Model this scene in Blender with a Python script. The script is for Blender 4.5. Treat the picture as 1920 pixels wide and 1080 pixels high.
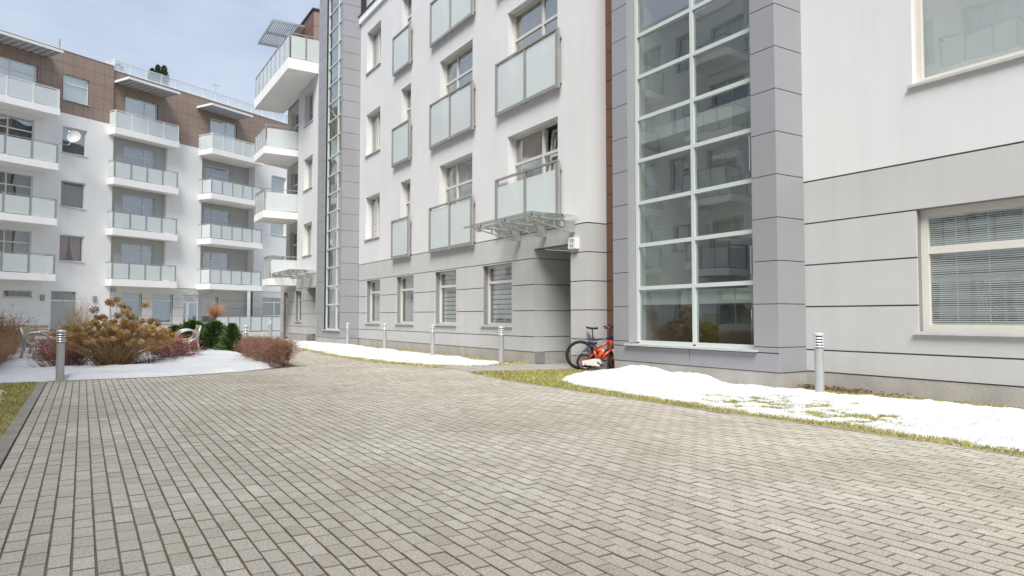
import bpy, math, random
import numpy as np
from mathutils import Vector, noise as mnoise
R = math.radians
random.seed(7); rng = random.Random(11)
for o in list(bpy.data.objects): bpy.data.objects.remove(o)
scene = bpy.context.scene
col = scene.collection

# ------------------------------------------------------------------ camera
CAM_H = 1.18
YAW, TILT = 31.745, 2.3786           # clockwise from +Y ; up
cd = bpy.data.cameras.new('camera'); cam = bpy.data.objects.new('camera', cd); col.objects.link(cam)
cd.sensor_width = 36.0; cd.lens = 36.0 * 1300 / 1920; cd.clip_end = 2000; cd.clip_start = .05
cam.location = (0, 0, CAM_H); cam.rotation_euler = (R(90 + TILT), 0, R(-YAW))
scene.camera = cam
scene.render.resolution_x, scene.render.resolution_y = 1024, 576

# ------------------------------------------------------------------ light
SUN_DIR = Vector((-.39, -.48, .785)).normalized()        # towards the sun
elev = math.asin(SUN_DIR.z); azi = math.atan2(SUN_DIR.x, SUN_DIR.y)
w = bpy.data.worlds.new('World'); scene.world = w; w.use_nodes = True
nt = w.node_tree; nt.nodes.clear()
out = nt.nodes.new('ShaderNodeOutputWorld')
sky = nt.nodes.new('ShaderNodeTexSky'); sky.sky_type = 'NISHITA'; sky.sun_disc = False
sky.sun_elevation = elev; sky.sun_rotation = azi; sky.dust_density = 2.0; sky.air_density = 1.0
b1 = nt.nodes.new('ShaderNodeBackground'); b1.inputs['Strength'].default_value = .06
nt.links.new(sky.outputs[0], b1.inputs['Color'])
tc = nt.nodes.new('ShaderNodeTexCoord'); mp = nt.nodes.new('ShaderNodeMapping'); mp.inputs['Scale'].default_value = (1.0, 1.0, 2.4)
nz = nt.nodes.new('ShaderNodeTexNoise'); nz.inputs['Scale'].default_value = 2.6; nz.inputs['Detail'].default_value = 7; nz.inputs['Roughness'].default_value = .55
rp = nt.nodes.new('ShaderNodeValToRGB')
rp.color_ramp.elements[0].position = .36; rp.color_ramp.elements[0].color = (.42, .42, .42, 1)
rp.color_ramp.elements[1].position = .68; rp.color_ramp.elements[1].color = (.97, .97, .97, 1)
b2 = nt.nodes.new('ShaderNodeBackground'); b2.inputs['Color'].default_value = (.76, .85, 1.0, 1); b2.inputs['Strength'].default_value = .36
mx = nt.nodes.new('ShaderNodeMixShader')
nt.links.new(tc.outputs['Generated'], mp.inputs['Vector']); nt.links.new(mp.outputs[0], nz.inputs['Vector'])
nt.links.new(nz.outputs['Fac'], rp.inputs['Fac']); nt.links.new(rp.outputs['Color'], mx.inputs['Fac'])
nt.links.new(b1.outputs[0], mx.inputs[1]); nt.links.new(b2.outputs[0], mx.inputs[2]); nt.links.new(mx.outputs[0], out.inputs['Surface'])
sl = bpy.data.lights.new('sun', 'SUN'); sl.energy = 1.95; sl.angle = R(28); sl.color = (1, .965, .91)
so = bpy.data.objects.new('sun', sl); col.objects.link(so); so.location = (0, 0, 40)
so.rotation_euler = (-SUN_DIR).to_track_quat('-Z', 'Y').to_euler()
vs = scene.view_settings; vs.view_transform = 'Standard'; vs.look = 'None'; vs.gamma = 1; vs.use_curve_mapping = False
vs.exposure = 1.37

# ------------------------------------------------------------------ materials
M = {}
def mat(name, c1, c2=None, rough=.8, metal=0., scale=3., detail=5., bump=0., bscale=80., spec=.4, coat=0., fine=None, streak=0.):
    """procedural paint/stone/metal: two tones mixed by noise, fine grain, bump, soft vertical streaks"""
    m = bpy.data.materials.new(name); m.use_nodes = True; t = m.node_tree; N = t.nodes; L = t.links
    p = N['Principled BSDF']; p.inputs['Roughness'].default_value = rough; p.inputs['Metallic'].default_value = metal
    p.inputs['Specular IOR Level'].default_value = spec; p.inputs['Coat Weight'].default_value = coat
    tcn = N.new('ShaderNodeTexCoord'); src = tcn.outputs['Object']
    c2 = c2 or tuple(c * .93 for c in c1)
    n1 = N.new('ShaderNodeTexNoise'); n1.inputs['Scale'].default_value = scale; n1.inputs['Detail'].default_value = detail
    L.new(src, n1.inputs['Vector'])
    rmp = N.new('ShaderNodeMapRange'); rmp.inputs['From Min'].default_value = .32; rmp.inputs['From Max'].default_value = .68
    L.new(n1.outputs['Fac'], rmp.inputs['Value'])
    mixc = N.new('ShaderNodeMix'); mixc.data_type = 'RGBA'
    mixc.inputs[6].default_value = (*c1, 1); mixc.inputs[7].default_value = (*c2, 1)
    L.new(rmp.outputs[0], mixc.inputs[0]); last = mixc.outputs[2]
    if streak:
        mpn = N.new('ShaderNodeMapping'); mpn.inputs['Scale'].default_value = (5, 5, .25)
        ns = N.new('ShaderNodeTexNoise'); ns.inputs['Scale'].default_value = 1.0; ns.inputs['Detail'].default_value = 4
        L.new(src, mpn.inputs['Vector']); L.new(mpn.outputs[0], ns.inputs['Vector'])
        mr = N.new('ShaderNodeMapRange'); mr.inputs['From Min'].default_value = .45; mr.inputs['From Max'].default_value = .8
        mr.inputs['To Min'].default_value = 0; mr.inputs['To Max'].default_value = streak
        L.new(ns.outputs['Fac'], mr.inputs['Value'])
        mm = N.new('ShaderNodeMix'); mm.data_type = 'RGBA'; mm.inputs[7].default_value = (c1[0] * .72, c1[1] * .71, c1[2] * .68, 1)
        L.new(mr.outputs[0], mm.inputs[0]); L.new(last, mm.inputs[6]); last = mm.outputs[2]
    if fine:
        nf = N.new('ShaderNodeTexNoise'); nf.inputs['Scale'].default_value = fine[0]; nf.inputs['Detail'].default_value = 2
        L.new(src, nf.inputs['Vector'])
        mr = N.new('ShaderNodeMapRange'); mr.inputs['From Min'].default_value = .3; mr.inputs['From Max'].default_value = .7
        mr.inputs['To Min'].default_value = 1 - fine[1]; mr.inputs['To Max'].default_value = 1 + fine[1]
        L.new(nf.outputs['Fac'], mr.inputs['Value'])
        mm = N.new('ShaderNodeMix'); mm.data_type = 'RGBA'; mm.blend_type = 'MULTIPLY'; mm.inputs[0].default_value = 1
        L.new(last, mm.inputs[6]); L.new(mr.outputs[0], mm.inputs[7]); last = mm.outputs[2]
    L.new(last, p.inputs['Base Color'])
    if bump:
        nb = N.new('ShaderNodeTexNoise'); nb.inputs['Scale'].default_value = bscale; nb.inputs['Detail'].default_value = 3
        bp = N.new('ShaderNodeBump'); bp.inputs['Strength'].default_value = bump; bp.inputs['Distance'].default_value = .01
        L.new(src, nb.inputs['Vector']); L.new(nb.outputs['Fac'], bp.inputs['Height']); L.new(bp.outputs[0], p.inputs['Normal'])
    M[name] = m; return m

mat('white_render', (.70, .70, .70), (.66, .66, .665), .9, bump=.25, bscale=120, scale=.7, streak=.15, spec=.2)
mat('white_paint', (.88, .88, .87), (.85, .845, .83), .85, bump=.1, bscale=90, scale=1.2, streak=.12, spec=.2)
mat('grey_render', (.525, .525, .52), (.49, .49, .48), .9, bump=.25, bscale=140, scale=.8, streak=.2, spec=.2)
mat('grey_groove', (.24, .24, .24), None, .95)
mat('beige_render', (.50, .495, .465), (.46, .455, .43), .9, bump=.2, bscale=120, scale=.8, streak=.08, spec=.2)
mat('pale_band', (.70, .69, .665), (.66, .65, .62), .9, bump=.2, bscale=120, scale=.8, streak=.06, spec=.2)
mat('stone_plinth', (.44, .42, .39), (.36, .345, .325), .9, bump=.5, bscale=60, scale=2.5, fine=(70, .12), streak=.25, spec=.2)
mat('tower_panel', (.345, .348, .37), (.32, .323, .34), .42, metal=.15, scale=.5, streak=.12, spec=.45)
mat('panel_joint', (.035, .035, .04), None, .8)
mat('brown_panel', (.32, .24, .195), (.285, .21, .17), .55, scale=.9, streak=.10)
mat('brown_shaded', (.17, .085, .06), (.14, .07, .05), .55, scale=.9, streak=.08)  # brown cladding darkened: the slot's shade is put into the colour
mat('brown_joint', (.06, .035, .025), None, .9)
mat('cream_frame', (.66, .635, .575), (.62, .60, .545), .45, scale=1.5)
mat('white_frame', (.76, .77, .765), (.72, .73, .725), .4, scale=1.5)
mat('pale_green_frame', (.56, .61, .59), (.53, .58, .56), .35, scale=1.)
mat('rail_metal', (.42, .405, .37), (.36, .35, .325), .42, metal=.45, scale=4)
mat('steel', (.46, .47, .47), (.38, .39, .40), .38, metal=.6, scale=5)
mat('steel_green', (.43, .435, .41), (.38, .385, .365), .45, metal=.3, scale=5)
mat('aluminium_sill', (.64, .64, .63), (.56, .56, .55), .4, metal=.25, scale=3, streak=.2)
mat('dark_metal', (.055, .055, .06), None, .5, metal=.3)
mat('concrete', (.36, .35, .325), (.30, .29, .27), .92, bump=.4, bscale=90, scale=2, fine=(120, .1))
mat('kerb_concrete', (.33, .305, .265), (.23, .215, .175), .95, bump=.5, bscale=80, scale=3.5, fine=(110, .14))
mat('soil', (.135, .115, .075), (.085, .085, .04), .98, bump=.6, bscale=40, scale=6, fine=(90, .3))
mat('moss_joint', (.24, .195, .135), (.17, .155, .07), .98, bump=.4, bscale=120, scale=2.2, detail=8, fine=(60, .25))
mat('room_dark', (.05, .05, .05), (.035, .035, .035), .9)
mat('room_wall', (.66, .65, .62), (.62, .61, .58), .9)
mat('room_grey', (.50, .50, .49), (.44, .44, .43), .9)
mat('soffit', (.74, .74, .71), (.70, .70, .67), .9, scale=1.)
mat('curtain_white', (.66, .66, .64), (.56, .56, .545), .9, scale=6)
mat('curtain_grey', (.36, .37, .36), (.28, .29, .285), .9, scale=6)
mat('curtain_pink', (.60, .33, .28), (.52, .27, .23), .9, scale=6)
mat('blind_white', (.80, .81, .79), (.75, .76, .74), .6, scale=4)
mat('blind_stripe', (.68, .68, .66), (.60, .60, .58), .8, scale=4)
mat('blind_teal', (.36, .43, .43), (.30, .37, .37), .7, scale=4)
mat('door_pale', (.42, .47, .48), (.39, .44, .45), .5, scale=1)
mat('awning_grey', (.42, .42, .45), (.36, .36, .39), .5, metal=.3, scale=4)
mat('lamp_glass', (.62, .62, .52), None, .35)
mat('wood_slat', (.47, .38, .25), (.36, .285, .185), .65, scale=9, bump=.2, bscale=40)
mat('bollard_paint', (.44, .45, .46), (.40, .41, .415), .42, metal=.25, scale=4)
mat('bollard_louvre', (.62, .64, .65), (.56, .58, .59), .35, metal=.3, scale=4)
mat('bark', (.15, .11, .08), (.09, .065, .05), .95, bump=.6, bscale=40, scale=12)
mat('twig_tan', (.42, .27, .14), (.24, .14, .07), .9, scale=9)
mat('twig_red', (.30, .145, .10), (.19, .085, .06), .9, scale=9)
mat('twig_brown', (.36, .215, .14), (.22, .125, .085), .9, scale=9)
mat('twig_dark', (.19, .12, .095), (.11, .075, .065), .9, scale=9)
mat('twig_orange', (.48, .27, .15), (.36, .19, .10), .9, scale=9)
mat('straw', (.50, .37, .215), (.38, .27, .15), .9, scale=9)
mat('dry_petal', (.54, .355, .15), (.34, .20, .08), .9, scale=14)
mat('dry_petal_dark', (.37, .225, .09), (.23, .13, .05), .9, scale=14)
mat('yellow_leaf', (.50, .33, .05), (.38, .24, .04), .9, scale=10)
mat('red_leaf', (.38, .10, .085), (.25, .07, .06), .8, scale=10)
mat('conifer', (.10, .18, .045), (.05, .105, .025), .8, scale=9)
mat('roof_conifer', (.075, .10, .05), (.04, .06, .03), .8, scale=9)
mat('dead_leaf', (.20, .12, .06), (.11, .06, .035), .9, scale=14)
mat('gravel', (.40, .37, .32), (.24, .22, .19), .9, scale=30)
mat('rubber', (.018, .018, .02), None, .75)
mat('bike_black', (.02, .02, .025), None, .4)
mat('bike_blue', (.03, .055, .16), None, .3, coat=.5)
mat('bike_red', (.55, .045, .02), None, .3, coat=.5)
mat('bike_orange', (.80, .13, .02), None, .35, coat=.5)
mat('bike_white', (.72, .70, .66), None, .4, coat=.3)
mat('chrome', (.62, .62, .62), None, .22, metal=1.)
mat('sign_white', (.72, .72, .69), None, .5)
mat('sign_ink', (.05, .05, .05), None, .6)
mat('dish', (.52, .52, .52), None, .5)
mat('chair_green', (.25, .38, .03), None, .6)

def snow_mat():
    m = mat('snow', (.64, .65, .66), (.575, .585, .60), .75, scale=1.6, bump=1.0, bscale=22, spec=.3)
    N = m.node_tree.nodes; L = m.node_tree.links; p = N['Principled BSDF']
    for nd in N:
        if nd.type == 'BUMP': nd.inputs['Distance'].default_value = .028
    # a little grit on old snow
    tcn = N.new('ShaderNodeTexCoord'); v = N.new('ShaderNodeTexVoronoi'); v.inputs['Scale'].default_value = 9
    L.new(tcn.outputs['Object'], v.inputs['Vector'])
    mr = N.new('ShaderNodeMapRange'); mr.inputs['From Min'].default_value = .04; mr.inputs['From Max'].default_value = .09
    mr.inputs['To Min'].default_value = .6; mr.inputs['To Max'].default_value = 1
    L.new(v.outputs['Distance'], mr.inputs['Value'])
    mm = N.new('ShaderNodeMix'); mm.data_type = 'RGBA'; mm.blend_type = 'MULTIPLY'; mm.inputs[0].default_value = 1
    src = p.inputs['Base Color'].links[0].from_socket
    L.new(src, mm.inputs[6]); L.new(mr.outputs[0], mm.inputs[7]); L.new(mm.outputs[2], p.inputs['Base Color'])
snow_mat()

def paver_mat():
    m = bpy.data.materials.new('paver_concrete'); m.use_nodes = True; t = m.node_tree; N = t.nodes; L = t.links
    p = N['Principled BSDF']; p.inputs['Roughness'].default_value = .88; p.inputs['Specular IOR Level'].default_value = .3
    geo = N.new('ShaderNodeNewGeometry')
    at = N.new('ShaderNodeAttribute'); at.attribute_name = 'tint'
    mixc = N.new('ShaderNodeMix'); mixc.data_type = 'RGBA'
    mixc.inputs[6].default_value = (.40, .372, .325, 1); mixc.inputs[7].default_value = (.505, .472, .418, 1)
    L.new(at.outputs['Fac'], mixc.inputs[0])
    # coarse aggregate speckle
    n1 = N.new('ShaderNodeTexNoise'); n1.inputs['Scale'].default_value = 75; n1.inputs['Detail'].default_value = 5; n1.inputs['Roughness'].default_value = .85
    L.new(geo.outputs['Position'], n1.inputs['Vector'])
    mr = N.new('ShaderNodeMapRange'); mr.inputs['From Min'].default_value = .3; mr.inputs['From Max'].default_value = .7
    mr.inputs['From Min'].default_value = .36; mr.inputs['From Max'].default_value = .64; mr.inputs['To Min'].default_value = .6; mr.inputs['To Max'].default_value = 1.36
    L.new(n1.outputs['Fac'], mr.inputs['Value'])
    m1 = N.new('ShaderNodeMix'); m1.data_type = 'RGBA'; m1.blend_type = 'MULTIPLY'; m1.inputs[0].default_value = 1
    L.new(mixc.outputs[2], m1.inputs[6]); L.new(mr.outputs[0], m1.inputs[7])
    # metre-sized wear and damp stains
    n2 = N.new('ShaderNodeTexNoise'); n2.inputs['Scale'].default_value = .55; n2.inputs['Detail'].default_value = 6; n2.inputs['Distortion'].default_value = .6
    L.new(geo.outputs['Position'], n2.inputs['Vector'])
    cr = N.new('ShaderNodeValToRGB')
    cr.color_ramp.elements[0].position = .30; cr.color_ramp.elements[0].color = (.84, .815, .78, 1)
    cr.color_ramp.elements[1].position = .70; cr.color_ramp.elements[1].color = (1.08, 1.10, 1.08, 1)
    L.new(n2.outputs['Fac'], cr.inputs['Fac'])
    m2 = N.new('ShaderNodeMix'); m2.data_type = 'RGBA'; m2.blend_type = 'MULTIPLY'; m2.inputs[0].default_value = 1
    L.new(m1.outputs[2], m2.inputs[6]); L.new(cr.outputs['Color'], m2.inputs[7])
    n3 = N.new('ShaderNodeTexNoise'); n3.inputs['Scale'].default_value = 2.3; n3.inputs['Detail'].default_value = 7; n3.inputs['Roughness'].default_value = .65
    L.new(geo.outputs['Position'], n3.inputs['Vector'])
    mr3 = N.new('ShaderNodeMapRange'); mr3.inputs['From Min'].default_value = .62; mr3.inputs['From Max'].default_value = .8
    mr3.inputs['To Min'].default_value = 0; mr3.inputs['To Max'].default_value = .6
    L.new(n3.outputs['Fac'], mr3.inputs['Value'])
    m3 = N.new('ShaderNodeMix'); m3.data_type = 'RGBA'; m3.inputs[7].default_value = (.22, .19, .15, 1)
    L.new(mr3.outputs[0], m3.inputs[0]); L.new(m2.outputs[2], m3.inputs[6])
    # soil and moss cling to the sides of each block (tint below zero)
    lt = N.new('ShaderNodeMath'); lt.operation = 'LESS_THAN'; lt.inputs[1].default_value = -.5; L.new(at.outputs['Fac'], lt.inputs[0])
    m4 = N.new('ShaderNodeMix'); m4.data_type = 'RGBA'; m4.inputs[7].default_value = (.215, .18, .13, 1)
    L.new(lt.outputs[0], m4.inputs[0]); L.new(m3.outputs[2], m4.inputs[6])
    L.new(m4.outputs[2], p.inputs['Base Color'])
    bp = N.new('ShaderNodeBump'); bp.inputs['Strength'].default_value = .55; bp.inputs['Distance'].default_value = .004
    L.new(n1.outputs['Fac'], bp.inputs['Height']); L.new(bp.outputs[0], p.inputs['Normal'])
    M['paver_concrete'] = m
paver_mat()

def grass_mat():
    m = bpy.data.materials.new('grass'); m.use_nodes = True; t = m.node_tree; N = t.nodes; L = t.links
    p = N['Principled BSDF']; p.inputs['Roughness'].default_value = .8; p.inputs['Specular IOR Level'].default_value = .2
    at = N.new('ShaderNodeAttribute'); at.attribute_name = 'tint'
    cr = N.new('ShaderNodeValToRGB'); e = cr.color_ramp.elements
    e[0].color = (.20, .225, .06, 1); e[1].color = (.55, .48, .24, 1); e.new(.5).color = (.36, .34, .12, 1)
    L.new(at.outputs['Fac'], cr.inputs['Fac']); L.new(cr.outputs[0], p.inputs['Base Color'])
    M['grass'] = m
grass_mat()
mat('lawn_ground', (.33, .30, .13), (.38, .32, .17), .98, scale=3, fine=(120, .35), bump=.7, bscale=120)

def glass_mat(name, tint, refl=.9, base=.04, mixn=1.0):
    """thin sheet glass: tinted transparency under a fresnel mirror reflection, slightly wavy"""
    m = bpy.data.materials.new(name); m.use_nodes = True; t = m.node_tree; N = t.nodes; L = t.links; N.clear()
    o = N.new('ShaderNodeOutputMaterial'); tr = N.new('ShaderNodeBsdfTransparent'); tr.inputs['Color'].default_value = (*tint, 1)
    gl = N.new('ShaderNodeBsdfGlossy'); gl.inputs['Roughness'].default_value = .012; gl.inputs['Color'].default_value = (refl, refl, refl, 1)
    ge = N.new('ShaderNodeNewGeometry'); dt = N.new('ShaderNodeVectorMath'); dt.operation = 'DOT_PRODUCT'
    L.new(ge.outputs['Normal'], dt.inputs[0]); L.new(ge.outputs['Incoming'], dt.inputs[1])
    ab = N.new('ShaderNodeMath'); ab.operation = 'ABSOLUTE'; L.new(dt.outputs['Value'], ab.inputs[0])
    om = N.new('ShaderNodeMath'); om.operation = 'SUBTRACT'; om.inputs[0].default_value = 1; L.new(ab.outputs[0], om.inputs[1])
    pw = N.new('ShaderNodeMath'); pw.operation = 'POWER'; pw.inputs[1].default_value = 4.0; L.new(om.outputs[0], pw.inputs[0])
    mr = N.new('ShaderNodeMapRange'); mr.inputs['To Min'].default_value = base; mr.inputs['To Max'].default_value = 1.0
    L.new(pw.outputs[0], mr.inputs['Value'])
    tcn = N.new('ShaderNodeTexCoord'); nn = N.new('ShaderNodeTexNoise'); nn.inputs['Scale'].default_value = .9; nn.inputs['Detail'].default_value = 1
    bp = N.new('ShaderNodeBump'); bp.inputs['Strength'].default_value = .12; bp.inputs['Distance'].default_value = .03
    L.new(tcn.outputs['Object'], nn.inputs['Vector']); L.new(nn.outputs['Fac'], bp.inputs['Height']); L.new(bp.outputs[0], gl.inputs['Normal'])
    mxs = N.new('ShaderNodeMixShader'); L.new(mr.outputs[0], mxs.inputs[0]); L.new(tr.outputs[0], mxs.inputs[1]); L.new(gl.outputs[0], mxs.inputs[2])
    L.new(mxs.outputs[0], o.inputs['Surface']); M[name] = m
glass_mat('window_glass', (.90, .945, .935), base=.37)
glass_mat('tower_glass', (.70, .78, .76), base=.34)
glass_mat('canopy_glass', (.93, .955, .945), base=.12)
def frosted(name, c, alpha):
    m = bpy.data.materials.new(name); m.use_nodes = True; p = m.node_tree.nodes['Principled BSDF']
    p.inputs['Base Color'].default_value = (*c, 1); p.inputs['Roughness'].default_value = .22; p.inputs['Alpha'].default_value = alpha
    p.inputs['Specular IOR Level'].default_value = .55
    N = m.node_tree.nodes; L = m.node_tree.links
    tcn = N.new('ShaderNodeTexCoord'); nn = N.new('ShaderNodeTexNoise'); nn.inputs['Scale'].default_value = 1.3; nn.inputs['Detail'].default_value = 4
    mx_ = N.new('ShaderNodeMix'); mx_.data_type = 'RGBA'; mx_.inputs[6].default_value = (*c, 1); mx_.inputs[7].default_value = tuple(x * .9 for x in c) + (1,)
    L.new(tcn.outputs['Object'], nn.inputs['Vector']); L.new(nn.outputs['Fac'], mx_.inputs[0]); L.new(mx_.outputs[2], p.inputs['Base Color'])
    M[name] = m
frosted('frosted_glass', (.73, .79, .79), .74)
frosted('roof_glass', (.66, .74, .80), .35)

# ------------------------------------------------------------------ mesh helpers
class Fr:
    """a facade's own axes: u along the wall, w outwards, z up"""
    def __init__(s, o, u, n): s.o = Vector(o); s.u = Vector(u); s.n = Vector(n)
    def p(s, u, w, z): v = s.o + s.u * u + s.n * w; return (v.x, v.y, v.z + z)
WORLD = Fr((0, 0, 0), (1, 0, 0), (0, 1, 0))
class MB:
    def __init__(s): s.v = []; s.f = []; s.t = []
    def quad(s, *ps): i = len(s.v); s.v += [tuple(p) for p in ps]; s.f.append(tuple(range(i, i + len(ps)))); return s
    def box(s, fr, u0, u1, w0, w1, z0, z1):
        i = len(s.v)
        s.v += [fr.p(u, ww, z) for z in (z0, z1) for (u, ww) in ((u0, w0), (u1, w0), (u1, w1), (u0, w1))]
        s.f += [tuple(i + k for k in q) for q in ((0, 3, 2, 1), (4, 5, 6, 7), (0, 1, 5, 4), (1, 2, 6, 5), (2, 3, 7, 6), (3, 0, 4, 7))]
        return s
    def bbox(s, fr, u0, u1, w0, w1, z0, z1, c=.006):
        """box with chamfered outer face edges (outer = w1 side)"""
        i = len(s.v)
        s.v += [fr.p(u, w0, z) for (u, z) in ((u0, z0), (u1, z0), (u1, z1), (u0, z1))]
        s.v += [fr.p(u, w1 - c, z) for (u, z) in ((u0, z0), (u1, z0), (u1, z1), (u0, z1))]
        s.v += [fr.p(u, w1, z) for (u, z) in ((u0 + c, z0 + c), (u1 - c, z0 + c), (u1 - c, z1 - c), (u0 + c, z1 - c))]
        s.f.append((i, i + 1, i + 2, i + 3)); s.f.append((i + 8, i + 9, i + 10, i + 11))
        for a in range(4):
            b = (a + 1) % 4
            s.f.append((i + a, i + b, i + 4 + b, i + 4 + a)); s.f.append((i + 4 + a, i + 4 + b, i + 8 + b, i + 8 + a))
        return s
    def tube(s, pts, r, n=6, cap=True, r1=None):
        pts = [Vector(p) for p in pts]; m = len(pts); i0 = len(s.v)
        prev = None
        for k, p in enumerate(pts):
            d = (pts[min(k + 1, m - 1)] - pts[max(k - 1, 0)])
            if d.length < 1e-9: d = Vector((0, 0, 1))
            d.normalize()
            a = d.orthogonal().normalized() if prev is None else (prev - d * prev.dot(d))
            if a.length < 1e-6: a = d.orthogonal()
            a.normalize(); prev = a; b = d.cross(a)
            rr = r if r1 is None else r + (r1 - r) * k / max(1, m - 1)
            for q in range(n):
                t = 2 * math.pi * q / n; v = p + a * (math.cos(t) * rr) + b * (math.sin(t) * rr); s.v.append((v.x, v.y, v.z))
        for k in range(m - 1):
            for q in range(n):
                A = i0 + k * n + q; B = i0 + k * n + (q + 1) % n; s.f.append((A, B, B + n, A + n))
        if cap and n > 2:
            s.f.append(tuple(i0 + q for q in reversed(range(n)))); s.f.append(tuple(i0 + (m - 1) * n + q for q in range(n)))
        return s
    def lathe(s, c, prof, n=16):
        i0 = len(s.v); c = Vector(c)
        for (r, z) in prof:
            for q in range(n):
                t = 2 * math.pi * q / n; s.v.append((c.x + r * math.cos(t), c.y + r * math.sin(t), c.z + z))
        for k in range(len(prof) - 1):
            for q in range(n):
                A = i0 + k * n + q; B = i0 + k * n + (q + 1) % n; s.f.append((A, B, B + n, A + n))
        s.f.append(tuple(i0 + q for q in reversed(range(n)))); s.f.append(tuple(i0 + (len(prof) - 1) * n + q for q in range(n)))
        return s
    def wall(s, fr, u0, u1, z0, z1, holes, w=0., t=.3):
        """a slab of wall with rectangular openings cut through it (with reveals)"""
        hs = [(max(a, u0), min(b, u1), max(c, z0), min(d, z1)) for (a, b, c, d) in holes if b > u0 and a < u1 and d > z0 and c < z1]
        us = sorted({u0, u1, *[h[0] for h in hs], *[h[1] for h in hs]}); zs = sorted({z0, z1, *[h[2] for h in hs], *[h[3] for h in hs]})
        def solid(i, j):
            if i < 0 or j < 0 or i >= len(us) - 1 or j >= len(zs) - 1: return False
            cu = (us[i] + us[i + 1]) / 2; cz = (zs[j] + zs[j + 1]) / 2
            return not any(a < cu < b and c < cz < d for (a, b, c, d) in hs)
        for i in range(len(us) - 1):
            for j in range(len(zs) - 1):
                if not solid(i, j): continue
                a, b, c, d = us[i], us[i + 1], zs[j], zs[j + 1]
                s.quad(fr.p(a, w, c), fr.p(b, w, c), fr.p(b, w, d), fr.p(a, w, d))
                s.quad(fr.p(a, w - t, c), fr.p(a, w - t, d), fr.p(b, w - t, d), fr.p(b, w - t, c))
                if not solid(i - 1, j): s.quad(fr.p(a, w, c), fr.p(a, w, d), fr.p(a, w - t, d), fr.p(a, w - t, c))
                if not solid(i + 1, j): s.quad(fr.p(b, w, c), fr.p(b, w - t, c), fr.p(b, w - t, d), fr.p(b, w, d))
                if not solid(i, j - 1): s.quad(fr.p(a, w, c), fr.p(a, w - t, c), fr.p(b, w - t, c), fr.p(b, w, c))
                if not solid(i, j + 1): s.quad(fr.p(a, w, d), fr.p(b, w, d), fr.p(b, w - t, d), fr.p(a, w - t, d))
        return s
    def mesh(s, name, mt, smooth=False):
        me = bpy.data.meshes.new(name); me.from_pydata(s.v, [], s.f)
        me.materials.append(M[mt])
        if s.t:
            a = me.attributes.new('tint', 'FLOAT', 'FACE'); a.data.foreach_set('value', s.t)
        if smooth: me.polygons.foreach_set('use_smooth', [True] * len(me.polygons))
        me.update(); return me
    def build(s, name, mt, parent=None, smooth=False):
        return put(s.mesh(name, mt, smooth), name, parent)
WLOC = {}
def put(me, name, parent=None, loc=None, rot=None):
    """link a mesh whose vertices are in world metres (or local, when loc is given)"""
    o = bpy.data.objects.new(name, me); col.objects.link(o)
    if parent is not None:
        o.parent = parent
        pl = WLOC.get(parent.name, Vector((0, 0, 0))); base = Vector(loc) if loc is not None else Vector((0, 0, 0))
        o.location = base - pl; WLOC[o.name] = base
    elif loc is not None: o.location = loc; WLOC[o.name] = Vector(loc)
    if rot is not None: o.rotation_euler = rot
    return o
def tag(o, label=None, cat=None, group=None, kind=None):
    if label: o['label'] = label
    if cat: o['category'] = cat
    if group: o['group'] = group
    if kind: o['kind'] = kind
    return o
def thing(name, label, cat, loc, group=None):
    o = bpy.data.objects.new(name, None); col.objects.link(o); o.location = loc; o.empty_display_size = .2
    WLOC[o.name] = Vector(loc); return tag(o, label, cat, group)
def copy_thing(root, loc, rotz=0, label=None):
    """copy a thing whose parts are in local coordinates"""
    def cp(o, par):
        c = o.copy(); col.objects.link(c)
        if par is not None: c.parent = par
        for ch in list(o.children): cp(ch, c)
        return c
    r = cp(root, None); r.location = loc; r.rotation_euler = (0, 0, rotz)
    if label: r['label'] = label
    return r

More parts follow.
